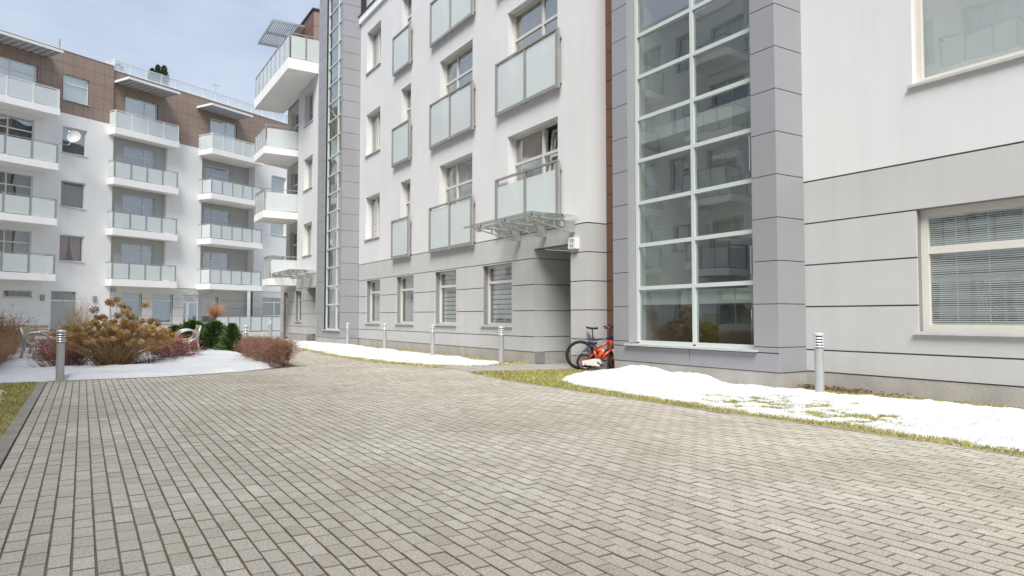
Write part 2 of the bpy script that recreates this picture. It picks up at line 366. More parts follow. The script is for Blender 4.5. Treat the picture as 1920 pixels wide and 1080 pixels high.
# ------------------------------------------------------------------ building kit
def split(a, b, fr_): return [a + (b - a) * f for f in fr_]
def window(fr, bld, u0, u1, z0, z1, w=-.16, cols=(), rows=(), fm='cream_frame', back='curtain_white', sill=True, fwid=.065, cover=(0, 1), wall_w=0., room='room_dark', sashes=True, skip_cells=(), glass='window_glass', sill_mat='aluminium_sill'):
    """frame (the part) > panes, sill, curtain or blind, room behind"""
    d = .07; m = MB()
    m.box(fr, u0, u0 + fwid, w - d, w, z0, z1); m.box(fr, u1 - fwid, u1, w - d, w, z0, z1)
    m.box(fr, u0 + fwid, u1 - fwid, w - d, w, z0, z0 + fwid); m.box(fr, u0 + fwid, u1 - fwid, w - d, w, z1 - fwid, z1)
    cu = split(u0, u1, cols); rz = split(z0, z1, rows); h = fwid * .55
    for c in cu: m.box(fr, c - h, c + h, w - d, w - .003, z0 + fwid, z1 - fwid)
    ue = [u0 + fwid] + [x for c in cu for x in (c - h, c + h)] + [u1 - fwid]
    for k in range(0, len(ue), 2):
        for r_ in rz: m.box(fr, ue[k], ue[k + 1], w - d, w - .006, r_ - h, r_ + h)
    win = m.build('window', fm, bld)
    ze = [z0 + fwid] + [x for c in rz for x in (c - h, c + h)] + [z1 - fwid]
    for a in range(0, len(ue), 2):
        for b in range(0, len(ze), 2):
            if (a // 2, b // 2) in skip_cells: continue
            j = (rng.random() - .5) * .004
            MB().quad(fr.p(ue[a], w - .04 + j, ze[b]), fr.p(ue[a + 1], w - .04 - j, ze[b]), fr.p(ue[a + 1], w - .04 - j, ze[b + 1]), fr.p(ue[a], w - .04 + j, ze[b + 1])).build('pane', glass, win)
    if sill:
        s = MB(); s.box(fr, u0 - .05, u1 + .05, wall_w + .002, wall_w + .06, z0 - .045, z0 - .005); s.box(fr, u0 + .002, u1 - .002, w - .02, wall_w + .03, z0 - .042, z0 - .002)
        s.build('sill', sill_mat, win)
    ca, cb = cover; zc0 = z1 - (z1 - z0) * cb; zc1 = z1 - (z1 - z0) * ca
    if back and back.startswith('curtain'):
        c = MB(); n = max(8, int((u1 - u0) / .045)); ph = rng.random() * 6
        pts = [(u0 + (u1 - u0) * k / n, w - .2 + .022 * math.sin(k * 1.9 + ph) + .012 * math.sin(k * .7 + ph)) for k in range(n + 1)]
        for k in range(n): c.quad(fr.p(*pts[k], z0 + .03), fr.p(*pts[k + 1], z0 + .03), fr.p(*pts[k + 1], z1 - .02), fr.p(*pts[k], z1 - .02))
        c.build('curtain', back, win)
    elif back == 'stripe':
        c = MB(); z = zc1
        while z > zc0 + .02:
            c.box(fr, u0 + .07, u1 - .07, w - .125, w - .12, max(zc0, z - .11), z); z -= .138
        c.build('blind', 'blind_stripe', win)
    elif back in ('blind_teal', 'blind_white'):
        c = MB(); z = zc1
        while z > zc0 + .02:
            c.box(fr, u0 + .06, u1 - .06, w - .125 - .02 * (rng.random()), w - .115, max(zc0, z - .105), z); z -= .12
        c.build('blind', back, win)
    elif back and back.startswith('roller'):
        MB().box(fr, u0 + .06, u1 - .06, w - .112, w - .108, z0 + .05, z1 - .04).build('blind', 'curtain_grey' if 'grey' in back else 'blind_white', win)
    elif back == 'drapes':
        for (a, b, sgn) in ((u0 + .05, u0 + (u1 - u0) * .44, 1), (u0 + (u1 - u0) * .5, u1 - .1, -1)):
            c = MB(); n = 14
            for row in range(8):
                for k in range(n):
                    def q(kk, rr):
                        f = rr / 8; wd = (b - a) * (1 - .35 * f * f); st = a if sgn > 0 else b - wd
                        return fr.p(st + wd * kk / n, w - .17 + .02 * math.sin(kk * 1.8), z1 - .1 - (z1 - z0 - .2) * f)
                    c.quad(q(k, row), q(k + 1, row), q(k + 1, row + 1), q(k, row + 1))
            c.build('curtain', 'curtain_pink', win)
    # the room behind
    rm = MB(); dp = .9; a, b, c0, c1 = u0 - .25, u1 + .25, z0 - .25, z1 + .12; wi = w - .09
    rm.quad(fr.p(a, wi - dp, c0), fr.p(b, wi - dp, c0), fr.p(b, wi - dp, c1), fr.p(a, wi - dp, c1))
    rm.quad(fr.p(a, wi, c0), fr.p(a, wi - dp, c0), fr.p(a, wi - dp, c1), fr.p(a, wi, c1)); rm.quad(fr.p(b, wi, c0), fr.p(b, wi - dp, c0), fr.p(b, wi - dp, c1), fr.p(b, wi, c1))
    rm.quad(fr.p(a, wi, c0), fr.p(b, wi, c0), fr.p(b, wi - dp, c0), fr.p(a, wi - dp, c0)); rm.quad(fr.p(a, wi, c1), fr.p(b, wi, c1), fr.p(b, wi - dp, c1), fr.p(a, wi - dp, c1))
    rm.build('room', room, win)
    return win

def rail_run(fr, par, a, b, zt, hgt, n, metal, post_w=.05, gap=.07, glass='frosted_glass', first=True, last=True, thick=.05):
    """posts, handrail and glass panels from (u,w)=a to b on top of zt"""
    (ua, wa), (ub, wb) = a, b
    L_ = math.hypot(ub - ua, wb - wa); du, dw = (ub - ua) / L_, (wb - wa) / L_
    o = fr.p(ua, wa, zt); d = fr.u * du + fr.n * dw; nn = fr.u * (-dw) + fr.n * du
    f2 = Fr(o, d, nn)
    MB().box(f2, -.02, L_ + .02, -thick / 2, thick / 2, hgt - .04, hgt).build('handrail', metal, par)
    for k in range(n + 1):
        if (k == 0 and not first) or (k == n and not last): continue
        u = L_ * k / n
        MB().box(f2, u - post_w / 2, u + post_w / 2, -thick / 2 + .004, thick / 2 - .004, 0, hgt - .04).build('post', metal, par)
    for k in range(n):
        u0_, u1_ = L_ * k / n + post_w / 2 + .012, L_ * (k + 1) / n - post_w / 2 - .012
        MB().box(f2, u0_, u1_, -.006, .006, .05, hgt - gap - .04).build('glass_panel', glass, par)

def balcony(fr, bld, u0, u1, w0, w1, zb, zt, nf, ns, hgt=1.15, metal='rail_metal', sides='LR', mt='white_paint', gap=.1, post_w=.06):
    m = MB(); m.box(fr, u0, u1, w0, w1, zb, zt); b = m.build('balcony', mt, bld)
    i = .07
    rail_run(fr, b, (u0 + i, w1 - i), (u1 - i, w1 - i), zt + .002, hgt, nf, metal, post_w, gap)
    if 'L' in sides: rail_run(fr, b, (u0 + i, w0 + .04), (u0 + i, w1 - i - .035), zt + .002, hgt - .003, ns, metal, post_w, gap, last=False)
    if 'R' in sides: rail_run(fr, b, (u1 - i, w0 + .04), (u1 - i, w1 - i - .035), zt + .002, hgt - .003, ns, metal, post_w, gap, last=False)
    return b

def bands(fr, bld, u0, u1, zs, holes, mt, w=0., t=.035, g=.022, name='wall_band'):
    """rendered bands with recessed grooves between them, one object per band"""
    for a, b in zip(zs[:-1], zs[1:]):
        z0, z1 = a + g / 2, b - g / 2; cuts = sorted((h[0], h[1]) for h in holes if h[2] <= z0 + .001 and h[3] >= z1 - .001)
        u = u0; segs = []
        for (c, d) in cuts:
            if c > u: segs.append((u, c))
            u = max(u, d)
        if u < u1: segs.append((u, u1))
        for (c, d) in segs: MB().wall(fr, c, d, z0, z1, holes, w, t).build(name, mt, bld)

def panel_grid(fr, bld, us, zs, mt, w=0., t=.03, g=.012, name='cladding_panel', holes=()):
    for a, b in zip(us[:-1], us[1:]):
        for c, d in zip(zs[:-1], zs[1:]):
            hs = [h for h in holes if h[0] < b and h[1] > a and h[2] < d and h[3] > c]
            if any(h[0] <= a + .01 and h[1] >= b - .01 and h[2] <= c + .01 and h[3] >= d - .01 for h in hs): continue
            if hs: MB().wall(fr, a + g / 2, b - g / 2, c + g / 2, d - g / 2, hs, w, t).build(name, mt, bld)
            else: MB().bbox(fr, a + g / 2, b - g / 2, w - t, w, c + g / 2, d - g / 2, .003).build(name, mt, bld)
# ================================================================== ground
def poly_sheet(name, pts, z, mt, label=None, kind='structure', parent=None):
    m = MB(); m.quad(*[(x, y, z) for x, y in pts]); o = m.build(name, mt, parent)
    if kind: o['kind'] = kind
    return o
g = MB(); g.quad((-400, -400, -.06), (400, -400, -.06), (400, 400, -.06), (-400, 400, -.06)); tag(g.build('ground', 'soil'), kind='structure')

ROAD = [(-.52, -4.), (6.78, -4.), (6.74, 2.7), (6.80, 4.3), (6.74, 5.6), (6.67, 7.4), (6.66, 9.7), (6.72, 11.2), (6.95, 12.9), (7.1, 13.2),
        (6.92, 14.95), (6.40, 17.1), (6.34, 20.6), (6.69, 25.5), (7.0, 30.), (7.4, 37.), (7.6, 47.), (4.9, 47.), (4.75, 30.), (4.55, 24.), (4.42, 17.1), (4.08, 16.45),
        (3.26, 15.9), (2.3, 15.4), (1.3, 15.14), (-.52, 15.22)]
def inside(p, poly):
    x, y = p; r = False; n = len(poly)
    for i in range(n):
        x0, y0 = poly[i]; x1, y1 = poly[(i + 1) % n]
        if (y0 > y) != (y1 > y) and x < (x1 - x0) * (y - y0) / (y1 - y0) + x0: r = not r
    return r
def sdf(p, poly):
    """signed distance, positive inside"""
    x, y = p; d = 1e9; n = len(poly)
    for i in range(n):
        x0, y0 = poly[i]; x1, y1 = poly[(i + 1) % n]; dx, dy = x1 - x0, y1 - y0
        t = max(0, min(1, ((x - x0) * dx + (y - y0) * dy) / (dx * dx + dy * dy + 1e-12)))
        d = min(d, math.hypot(x - x0 - t * dx, y - y0 - t * dy))
    return d if inside(p, poly) else -d
def ycross(x, poly):
    ys = []; n = len(poly)
    for i in range(n):
        x0, y0 = poly[i]; x1, y1 = poly[(i + 1) % n]
        if (x0 > x) != (x1 > x): ys.append(y0 + (y1 - y0) * (x - x0) / (x1 - x0))
    return sorted(ys)
road = poly_sheet('paving', ROAD, -.010, 'moss_joint')

def paver_geo(m, x0, x1, y0, y1, z, tint, tl=0., tw=0.):
    i = len(m.v); c = .003; zb = -.05
    cx, cy = (x0 + x1) / 2, (y0 + y1) / 2
    def zz(x, y): return z + (x - cx) * tl + (y - cy) * tw
    for (x, y) in ((x0, y0), (x1, y0), (x1, y1), (x0, y1)): m.v.append((x, y, zb))
    for (x, y) in ((x0, y0), (x1, y0), (x1, y1), (x0, y1)): m.v.append((x, y, zz(x, y) - .004))
    for (x, y) in ((x0 + c, y0 + c), (x1 - c, y0 + c), (x1 - c, y1 - c), (x0 + c, y1 - c)): m.v.append((x, y, zz(x, y)))
    for a in range(4):
        b = (a + 1) % 4
        m.f.append((i + a, i + b, i + 4 + b, i + 4 + a)); m.f.append((i + 4 + a, i + 4 + b, i + 8 + b, i + 8 + a))
    m.f.append((i + 8, i + 9, i + 10, i + 11)); m.t += [-1., -1.] * 4 + [tint]
PW, PL_ = .10, .188
pav = []
nx = int((6.95 + .52) / PW) + 8
for ci in range(nx):
    xc = -.52 + PW * (ci + .5)
    for ys in [ycross(xc, ROAD)]:
        for a, b in zip(ys[::2], ys[1::2]):
            off = (PL_ / 2 if ci % 2 else 0) + rng.uniform(-.012, .012)
            y = math.floor((max(a, -3.) - off) / PL_) * PL_ + off
            while y < min(b, 33.):
                y0, y1 = max(y, a), min(y + PL_, b)
                if y1 - y0 > .03: pav.append((xc, y0, y1, y1 - y0 > PL_ - .001))
                y += PL_
fwd = (math.sin(R(YAW)), math.cos(R(YAW))); rgt = (math.cos(R(YAW)), -math.sin(R(YAW)))
def screen(xc, yc):
    zc = xc * fwd[0] + yc * fwd[1]; lat = xc * rgt[0] + yc * rgt[1]
    if zc < .5: return None
    return (960 + 1300 * lat / zc, 594 + 1300 * CAM_H / zc, zc)
cand = []
for k, (xc, y0, y1, full) in enumerate(pav):
    s_ = screen(xc, (y0 + y1) / 2)
    if full and s_ and 10 < s_[0] < 1910 and s_[1] < 1072: cand.append((s_[2], k))
cand.sort(); near = {k for _, k in cand[:300]}
PVM = []
for k in range(14):
    m = MB(); paver_geo(m, -PW / 2 + .0035, PW / 2 - .0035, -PL_ / 2 + .0036, PL_ / 2 - .0036, 0, min(1, max(0, rng.gauss(.5, .26))), rng.uniform(-.012, .012), rng.uniform(-.008, .008))
    PVM.append(m.mesh('paver', 'paver_concrete'))
rest = MB()
for k, (xc, y0, y1, full) in enumerate(pav):
    jx = rng.uniform(-.0012, .0012); jz = rng.uniform(-.0025, .0015)
    if k in near: put(rng.choice(PVM), 'paver', road, loc=(xc + jx, (y0 + y1) / 2, jz))
    else: paver_geo(rest, xc - PW / 2 + .0035 + jx, xc + PW / 2 - .0035 + jx, y0 + .0036, y1 - .0036, jz, min(1, max(0, rng.gauss(.5, .26))), rng.uniform(-.012, .012), rng.uniform(-.008, .008))
tag(rest.build('pavers', 'paver_concrete', road), kind='stuff')

# entrance path of concrete slabs up to the recessed door
path = poly_sheet('entrance_path', [(7.13, 13.22), (8.9, 12.75), (9.66, 12.6), (11.3, 12.75), (11.3, 14.58), (9.66, 14.58), (8.62, 14.42), (6.97, 14.9)], -.012, 'concrete')
for k in range(6):
    x0 = 7.15 + k * .42; yl = 13.22 - .28 * (k * .42) ; yh = 14.88 - .26 * (k * .42) if k < 4 else 14.5
    for j in range(3):
        a, b = yl + (yh - yl) * j / 3, yl + (yh - yl) * (j + 1) / 3
        MB().box(WORLD, x0 + .004, x0 + .412, a + .004, b - .004, -.05, .002 + rng.uniform(-.002, .002)).build('path_slab', 'concrete', path)

# kerbs: flush edging stones, one object each
def kerb(name, pts, wd, parent, L_=1.0, z=.006):
    for (x0, y0), (x1, y1) in zip(pts[:-1], pts[1:]):
        ln = math.hypot(x1 - x0, y1 - y0); n = max(1, round(ln / L_)); d = ((x1 - x0) / ln, (y1 - y0) / ln)
        f = Fr((x0, y0, 0), (d[0], d[1], 0), (-d[1], d[0], 0))
        for k in range(n):
            a, b = ln * k / n + .004, ln * (k + 1) / n - .004
            MB().box(f, a, b, -wd / 2, wd / 2, -.1, z + rng.uniform(-.004, .004)).build(name, 'kerb_concrete', parent)
kerb('edging_stone', [(-.59, -4), (-.59, 15.2)], .12, road)
kerb('edging_stone', [(-.52, 15.27), (1.3, 15.19), (2.3, 15.45), (3.24, 15.95), (4.05, 16.5), (4.37, 17.1), (4.5, 24)], .07, road, .9)
kerb('edging_stone', [(6.81, -4), (6.77, 2.7), (6.83, 4.3), (6.77, 5.6), (6.70, 7.4), (6.69, 9.7), (6.75, 11.2), (6.98, 12.85)], .055, road, .9, .002)
kerb('edging_stone', [(6.95, 15.0), (6.43, 17.1), (6.37, 20.6), (6.72, 25.5), (7.03, 30)], .055, road, .9, .002)

# lawns (sheets under the snow) and their blades
LAWN_R = [(6.84, -4.), (10.38, -4.), (10.38, 7.35), (9.68, 7.35), (9.68, 12.4), (8.9, 12.72), (7.12, 13.15), (6.99, 12.9), (6.78, 11.2), (6.72, 9.7), (6.73, 7.4), (6.80, 5.6), (6.86, 4.3), (6.80, 2.7)]
LAWN_C = [(6.98, 14.95), (8.62, 14.47), (9.68, 14.62), (9.68, 33.), (7.2, 33.), (6.75, 25.5), (6.40, 20.6), (6.46, 17.1)]
LAWN_L = [(-.65, -4.), (-.65, 15.2), (-4.4, 15.2), (-4.4, -4.)]
GARDEN = [(-.52, 15.31), (1.3, 15.23), (2.28, 15.49), (3.22, 15.99), (4.02, 16.54), (4.33, 17.15), (4.46, 24.), (4.6, 30.), (-4.4, 30.), (-4.4, 15.21), (-.64, 15.21)]
for nm, P_ in (('lawn', LAWN_R), ('lawn', LAWN_C), ('lawn', LAWN_L)): poly_sheet(nm, P_, -.006, 'lawn_ground')
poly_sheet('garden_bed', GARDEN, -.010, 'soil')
poly_sheet('courtyard_ground', [(-4.4, 30.02), (4.6, 30.02), (4.75, 30.02), (4.88, 47.), (7.62, 47.), (7.42, 37.), (7.02, 33.02), (9.68, 33.02), (9.68, 41), (30, 41), (30, 70), (-30, 70), (-30, 30.02)], -.014, 'concrete')

def fbm(x, y, s, o=3):
    v = 0; a = 1; t = 0
    for k in range(o): v += a * mnoise.noise(Vector((x * s, y * s, 3.7 + k * 11))); t += a; a *= .5; s *= 2.1
    return v / t
def sstep(a, b, x): t = max(0, min(1, (x - a) / (b - a))); return t * t * (3 - 2 * t)
SN_R = [(7.65, 10.75), (8.3, 11.35), (8.9, 11.6), (9.4, 11.45), (9.75, 11.1), (9.75, 7.3), (10.0, 7.1), (9.95, 6.2), (10.05, 4), (10.2, 2), (10.3, -4), (6.95, -4), (6.93, 2.8), (6.98, 4.4), (6.9, 5.8), (6.88, 6.9), (7.0, 7.9), (7.12, 9.2), (7.3, 10.2)]
SN_C = [(7.55, 15.1), (8.4, 14.75), (9.3, 14.95), (9.45, 18.), (9.5, 24), (9.75, 27.7), (9.75, 33), (7.25, 33), (6.95, 26), (6.55, 20.6), (6.7, 17.6), (7.1, 16.2)]
SN_G = [(-.75, 15.38), (1.2, 15.28), (2.2, 15.56), (2.9, 15.9), (3.6, 16.4), (4.2, 17.2), (4.35, 24), (4.4, 29.9), (-4.3, 29.9), (-4.3, 15.4)]
SN_L = [(-.86, 12.6), (-.95, 13.7), (-1.2, 14.2), (-4.3, 14.6), (-4.3, 2.), (-1.6, 4.), (-1.15, 7.5), (-.95, 9.8), (-.82, 11.2)]
def h_r(x, y):
    d = sdf((x, y), SN_R) + .18 * fbm(x, y, 1.9) + .10 * fbm(x + 9, y, 6.5)
    h = .07 * sstep(0, .30, d) - .02 + min(0, d) * .4
    h += .18 * math.exp(-((x - 9.2) ** 2 / .35 + (y - 10.15) ** 2 / .45)) * sstep(-.05, .4, d)
    h += .14 * math.exp(-((x - 9.15) ** 2 / .35 + (y - 8.95) ** 2 / .25)) * sstep(-.05, .4, d) + .06 * math.exp(-((x - 8.4) ** 2 / .3 + (y - 10.4) ** 2 / .3)) * sstep(-.05, .4, d)
    h += .07 * math.exp(-((x - 8.1) ** 2 / .35 + (y - 3.2) ** 2 / 1.1)) * sstep(0, .4, d)
    h += .036 * fbm(x, y, 2.6) + .030 * fbm(x, y + 5, 7) + .012 * fbm(x, y, 19, 2)
    thin = math.exp(-((x - 8.1) ** 2 / .8 + (y - 6.0) ** 2 / 3.4)) + .8 * math.exp(-((x - 7.6) ** 2 / .2 + (y - 4.6) ** 2 / 1.5))
    h -= thin * (.036 + .15 * max(0, fbm(x + 3, y * .8, 5.2, 3)))
    h -= .12 * math.exp(-((x - 9.32 - .03 * (y - 5)) / .035) ** 2) * sstep(6.6, 6.0, y)       # slot melted over an edging strip
    return h
def h_c(x, y):
    d = sdf((x, y), SN_C) + .25 * fbm(x, y, 1.1) + .06 * fbm(x + 9, y, 5)
    h = .075 * sstep(0, .4, d) - .02 + min(0, d) * .4 + .03 * fbm(x, y, 1.7) + .012 * fbm(x, y, 7)
    h += .10 * math.exp(-((x - 8.3) ** 2 / .5 + (y - 27.5) ** 2 / 2.5)) * sstep(0, .4, d)
    h -= .07 * max(0, fbm(x + 31, y, 1.6)) * 1.3
    return h
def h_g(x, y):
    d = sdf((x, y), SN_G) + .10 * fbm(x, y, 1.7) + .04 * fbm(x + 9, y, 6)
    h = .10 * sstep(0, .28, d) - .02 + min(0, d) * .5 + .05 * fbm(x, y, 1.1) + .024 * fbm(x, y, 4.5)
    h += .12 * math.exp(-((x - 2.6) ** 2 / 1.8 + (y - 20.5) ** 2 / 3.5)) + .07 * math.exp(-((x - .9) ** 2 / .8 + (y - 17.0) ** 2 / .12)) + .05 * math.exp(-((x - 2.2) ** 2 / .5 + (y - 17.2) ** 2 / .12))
    h -= .15 * math.exp(-((x + .5) ** 2 / .16 + (y - 17.6) ** 2 / .05)) + .14 * math.exp(-((x + .9) ** 2 / .07 + (y - 22.6) ** 2 / .8)) + .12 * math.exp(-((x - 3.05) ** 2 / .07 + (y - 24.6) ** 2 / .5))  # last two dips bare dark soil under the benches in place of their shadow
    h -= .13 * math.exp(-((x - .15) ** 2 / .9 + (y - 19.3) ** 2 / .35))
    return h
def h_l(x, y):
    d = sdf((x, y), SN_L) + .14 * fbm(x, y, 1.3) + .06 * fbm(x + 9, y, 5)
    return .07 * sstep(0, .3, d) - .02 + min(0, d) * .4 + .02 * fbm(x, y, 2.6)
def snow_patch(xr, yr, step, hf, label):
    nx_, ny_ = int((xr[1] - xr[0]) / step) + 1, int((yr[1] - yr[0]) / step) + 1
    V = []; H_ = []
    for j in range(ny_):
        for i in range(nx_):
            x, y = xr[0] + i * step, yr[0] + j * step; h = hf(x, y); H_.append(h); V.append((x, y, max(h, -.05)))
    F_ = []; used = {}
    for j in range(ny_ - 1):
        for i in range(nx_ - 1):
            q = (j * nx_ + i, j * nx_ + i + 1, (j + 1) * nx_ + i + 1, (j + 1) * nx_ + i)
            if max(H_[k] for k in q) > -.008: F_.append(tuple(used.setdefault(k, len(used)) for k in q))
    m = MB(); m.v = [V[k] for k in used]; m.f = F_
    return tag(m.build('snow', 'snow', smooth=True), label, 'snow', kind='stuff')
snow_patch((6.8, 10.36), (-1., 12.3), .033, h_r, 'heaped and patchy snow on the grass below the glazed tower')
snow_patch((6.4, 9.67), (14.6, 33), .07, h_c, 'long strip of snow along the grey wall with bollards')
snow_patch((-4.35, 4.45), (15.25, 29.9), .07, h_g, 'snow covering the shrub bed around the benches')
snow_patch((-4.3, -.7), (2, 15.1), .06, h_l, 'thin snow patch on the grass beside the paving kerb')

def blades(poly, n, hf, label, box, hgt=.023, green=.45):
    m = MB(); r_ = random.Random(5); k = 0; tries = 0
    while k < n and tries < n * 6:
        tries += 1
        x, y = r_.uniform(box[0], box[1]), r_.uniform(box[2], box[3])
        s_ = screen(x, y)
        if not s_ or s_[2] < 1.5: continue
        if r_.random() > min(1, 9 / s_[2]) or not inside((x, y), poly) or hf(x, y) > .012: continue
        k += 1; a = r_.uniform(0, 6.28); l = hgt * r_.uniform(.5, 1.5); wd = .0045 * r_.uniform(.7, 1.4) * max(1, s_[2] / 7)
        dx, dy = math.cos(a) * wd, math.sin(a) * wd; lx, ly = r_.uniform(-1.4, 1.4) * l, r_.uniform(-1.4, 1.4) * l
        m.quad((x - dx, y - dy, -.008), (x + dx, y + dy, -.008), (x + lx, y + ly, l)); m.t.append(min(1, max(0, r_.gauss(green, .22) + .25 * fbm(x, y, 1.2, 2))))
    return tag(m.build('grass', 'grass'), label, 'grass', kind='stuff')
blades(LAWN_R, 42000, h_r, 'short olive grass between the paving and the heaped snow', (6.7, 10.3, -1, 13.2), green=.45)
blades(LAWN_C, 9000, h_c, 'short grass fringe in front of the grey wall', (6.3, 9.7, 14.4, 30), green=.62)
blades(LAWN_L, 30000, h_l, 'short dry grass strip beside the paving kerb', (-3, -.6, 3, 15.2), green=.55)
# gravel and dead leaves along the foot of the wall
m = MB(); r_ = random.Random(3)
for k in range(1500):
    y = r_.uniform(-1., 7.3); x = 10.36 - abs(r_.gauss(0, .10)); s_ = r_.uniform(.006, .016); z = .005
    c = Vector((x, y, z + s_ * .5)); vs_ = [c + Vector((r_.gauss(0, 1), r_.gauss(0, 1), r_.gauss(0, .7))).normalized() * s_ for _ in range(4)]
    m.f += [tuple(len(m.v) + q for q in t) for t in ((0, 1, 2), (0, 2, 3), (0, 3, 1), (1, 3, 2))]; m.v += [tuple(v) for v in vs_]
tag(m.build('gravel', 'gravel'), 'pale gravel along the foot of the grey wall beside the blinds window', 'gravel', kind='stuff')
m = MB()
for k in range(330):
    y = 7.3 - abs(r_.gauss(0, .8)); x = 10.34 - abs(r_.gauss(0, .16)); a = r_.uniform(0, 6.28); s_ = r_.uniform(.02, .045); z = r_.uniform(.01, .06)
    dx, dy = math.cos(a) * s_, math.sin(a) * s_
    m.quad((x - dx, y - dy, z), (x + dy * .6, y - dx * .6, z + r_.uniform(-.01, .02)), (x + dx, y + dy, z + r_.uniform(-.01, .025)), (x - dy * .6, y + dx * .6, z))
tag(m.build('dead_leaves', 'dead_leaf'), 'brown dead leaves gathered in the corner behind the bollard', 'leaves', kind='stuff')
# ================================================================== the long apartment building on the right
BR = thing('apartment_building', 'long white and grey apartment building with glazed stair towers and glass entrance canopy', 'building', (10.5, 16, 0))
XC, XA, XT = 9.68, 10.38, 8.93
FC = Fr((XC, 0, 0), (0, 1, 0), (-1, 0, 0)); FA = Fr((XA, 0, 0), (0, 1, 0), (-1, 0, 0)); FT = Fr((XT, 0, 0), (0, 1, 0), (-1, 0, 0))
def FS(y): return Fr((0, y, 0), (1, 0, 0), (0, -1, 0))
ST = 3.405
# ---- entrance section
CW = {1: (25.39, 26.95), 2: (22.42, 23.32), 3: (17.87, 20.10), 4: (13.54, 15.87)}
GW = [(15.66, 17.24), (18.89, 20.40), (22.10, 23.65), (25.28, 26.80)]
zsC = [.29, .675, 1.337, 2.0, 2.66, 3.32]
up_holes = []
for f in range(3):
    up_holes.append((*CW[1], 4.30 + ST * f, 6.0 + ST * f))
    for k in (2, 3, 4): up_holes.append((*CW[k], 3.55 + ST * f, 6.04 + ST * f))
gr_holes = [(a, b, .95, 2.62) for a, b in GW] + [(13.04, 14.60, -1, 2.90)]
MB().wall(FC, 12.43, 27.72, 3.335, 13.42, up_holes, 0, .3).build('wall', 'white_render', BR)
MB().wall(FC, 12.465, 27.70, 0, 3.335, gr_holes, -.036, .3).build('wall', 'grey_groove', BR)
bands(FC, BR, 12.43, 27.70, zsC, gr_holes, 'grey_render')
MB().wall(FC, 12.445, 27.70, -.05, .285, gr_holes, -.012, .03).build('plinth', 'stone_plinth', BR)
# end pier of that section (faces the camera side)
fs = FS(12.43)
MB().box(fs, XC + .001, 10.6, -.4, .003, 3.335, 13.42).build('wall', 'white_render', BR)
MB().box(fs, XC + .3, 10.6, -.4, -.036, 0, 3.335).build('wall', 'grey_groove', BR)
for a, b in zip(zsC[:-1], zsC[1:]): MB().box(fs, XC + .036, 10.6, -.036, .002, a + .011, b - .011).build('wall_band', 'grey_render', BR)
MB().box(fs, XC + .04, 10.6, -.04, -.012, -.05, .285).build('plinth', 'stone_plinth', BR)
# entrance recess: side walls with grooves, ceiling, door
for yy, sgn in ((14.60, -1), (13.04, 1)):
    f = Fr((0, yy, 0), (1, 0, 0), (0, sgn, 0))
    MB().box(f, XC + .34, 11.4, -.3, -.034, 0, 2.9).build('recess_wall', 'grey_groove', BR)
    zz = [.29, .675, 1.337, 2.0, 2.66, 2.9]
    for a, b in zip(zz[:-1], zz[1:]): MB().box(f, XC + .036, 11.4, -.036, .002, a + .011, b - .011).build('wall_band', 'grey_render', BR)
    MB().box(f, XC + .045, 11.4, -.036, -.010, -.05, .285).build('plinth', 'stone_plinth', BR)
MB().box(WORLD, XC + .32, 11.4, 13.04, 14.6, 2.905, 3.1).build('recess_ceiling', 'grey_render', BR)
fd_ = Fr((11.3, 0, 0), (0, 1, 0), (-1, 0, 0))
d_ = MB(); d_.box(fd_, 13.1, 14.54, -.08, 0, 0, .1); d_.box(fd_, 13.1, 13.2, -.08, 0, .1, 2.85); d_.box(fd_, 14.44, 14.54, -.08, 0, .1, 2.85); d_.box(fd_, 13.2, 14.44, -.08, 0, 2.35, 2.45); d_.box(fd_, 13.2, 14.44, -.08, 0, 2.77, 2.85)
dr = d_.build('entrance_door', 'dark_metal', BR)
MB().box(fd_, 13.2, 14.44, -.05, -.04, .1, 2.35).build('pane', 'tower_glass', dr); MB().box(fd_, 13.2, 14.44, -.05, -.04, 2.45, 2.77).build('pane', 'tower_glass', dr)
MB().box(fd_, 13.0, 14.6, -.6, -.5, 0, 2.9).build('hall_wall', 'room_grey', dr)
# windows of that section
kinds = ['stripe', 'stripe', 'curtain_white', 'curtain_white']
for (a, b), kd in zip(GW, kinds): window(FC, BR, a, b, .95, 2.62, -.17, cols=(), rows=(.72,), back=kd, sill=True)
for f in range(3):
    z0 = ST * f
    window(FC, BR, *CW[1], 4.30 + z0, 6.0 + z0, -.2, cols=(.5,), rows=(), back='stripe' if f == 0 else 'curtain_white')
    window(FC, BR, *CW[2], 3.55 + z0, 6.04 + z0, -.2, cols=(), rows=(.70,), back=['stripe', 'curtain_grey', 'curtain_white'][f], sill=False)
    window(FC, BR, *CW[3], 3.55 + z0, 6.04 + z0, -.2, cols=(.62,), rows=(.70,), back=['curtain_white', 'curtain_grey', 'curtain_white'][f], sill=False)
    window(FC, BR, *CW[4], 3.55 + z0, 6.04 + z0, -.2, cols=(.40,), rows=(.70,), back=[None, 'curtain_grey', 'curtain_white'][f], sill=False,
           skip_cells=((0, 0), (0, 1)) if f == 0 else (), room='room_grey' if f == 0 else 'room_dark')
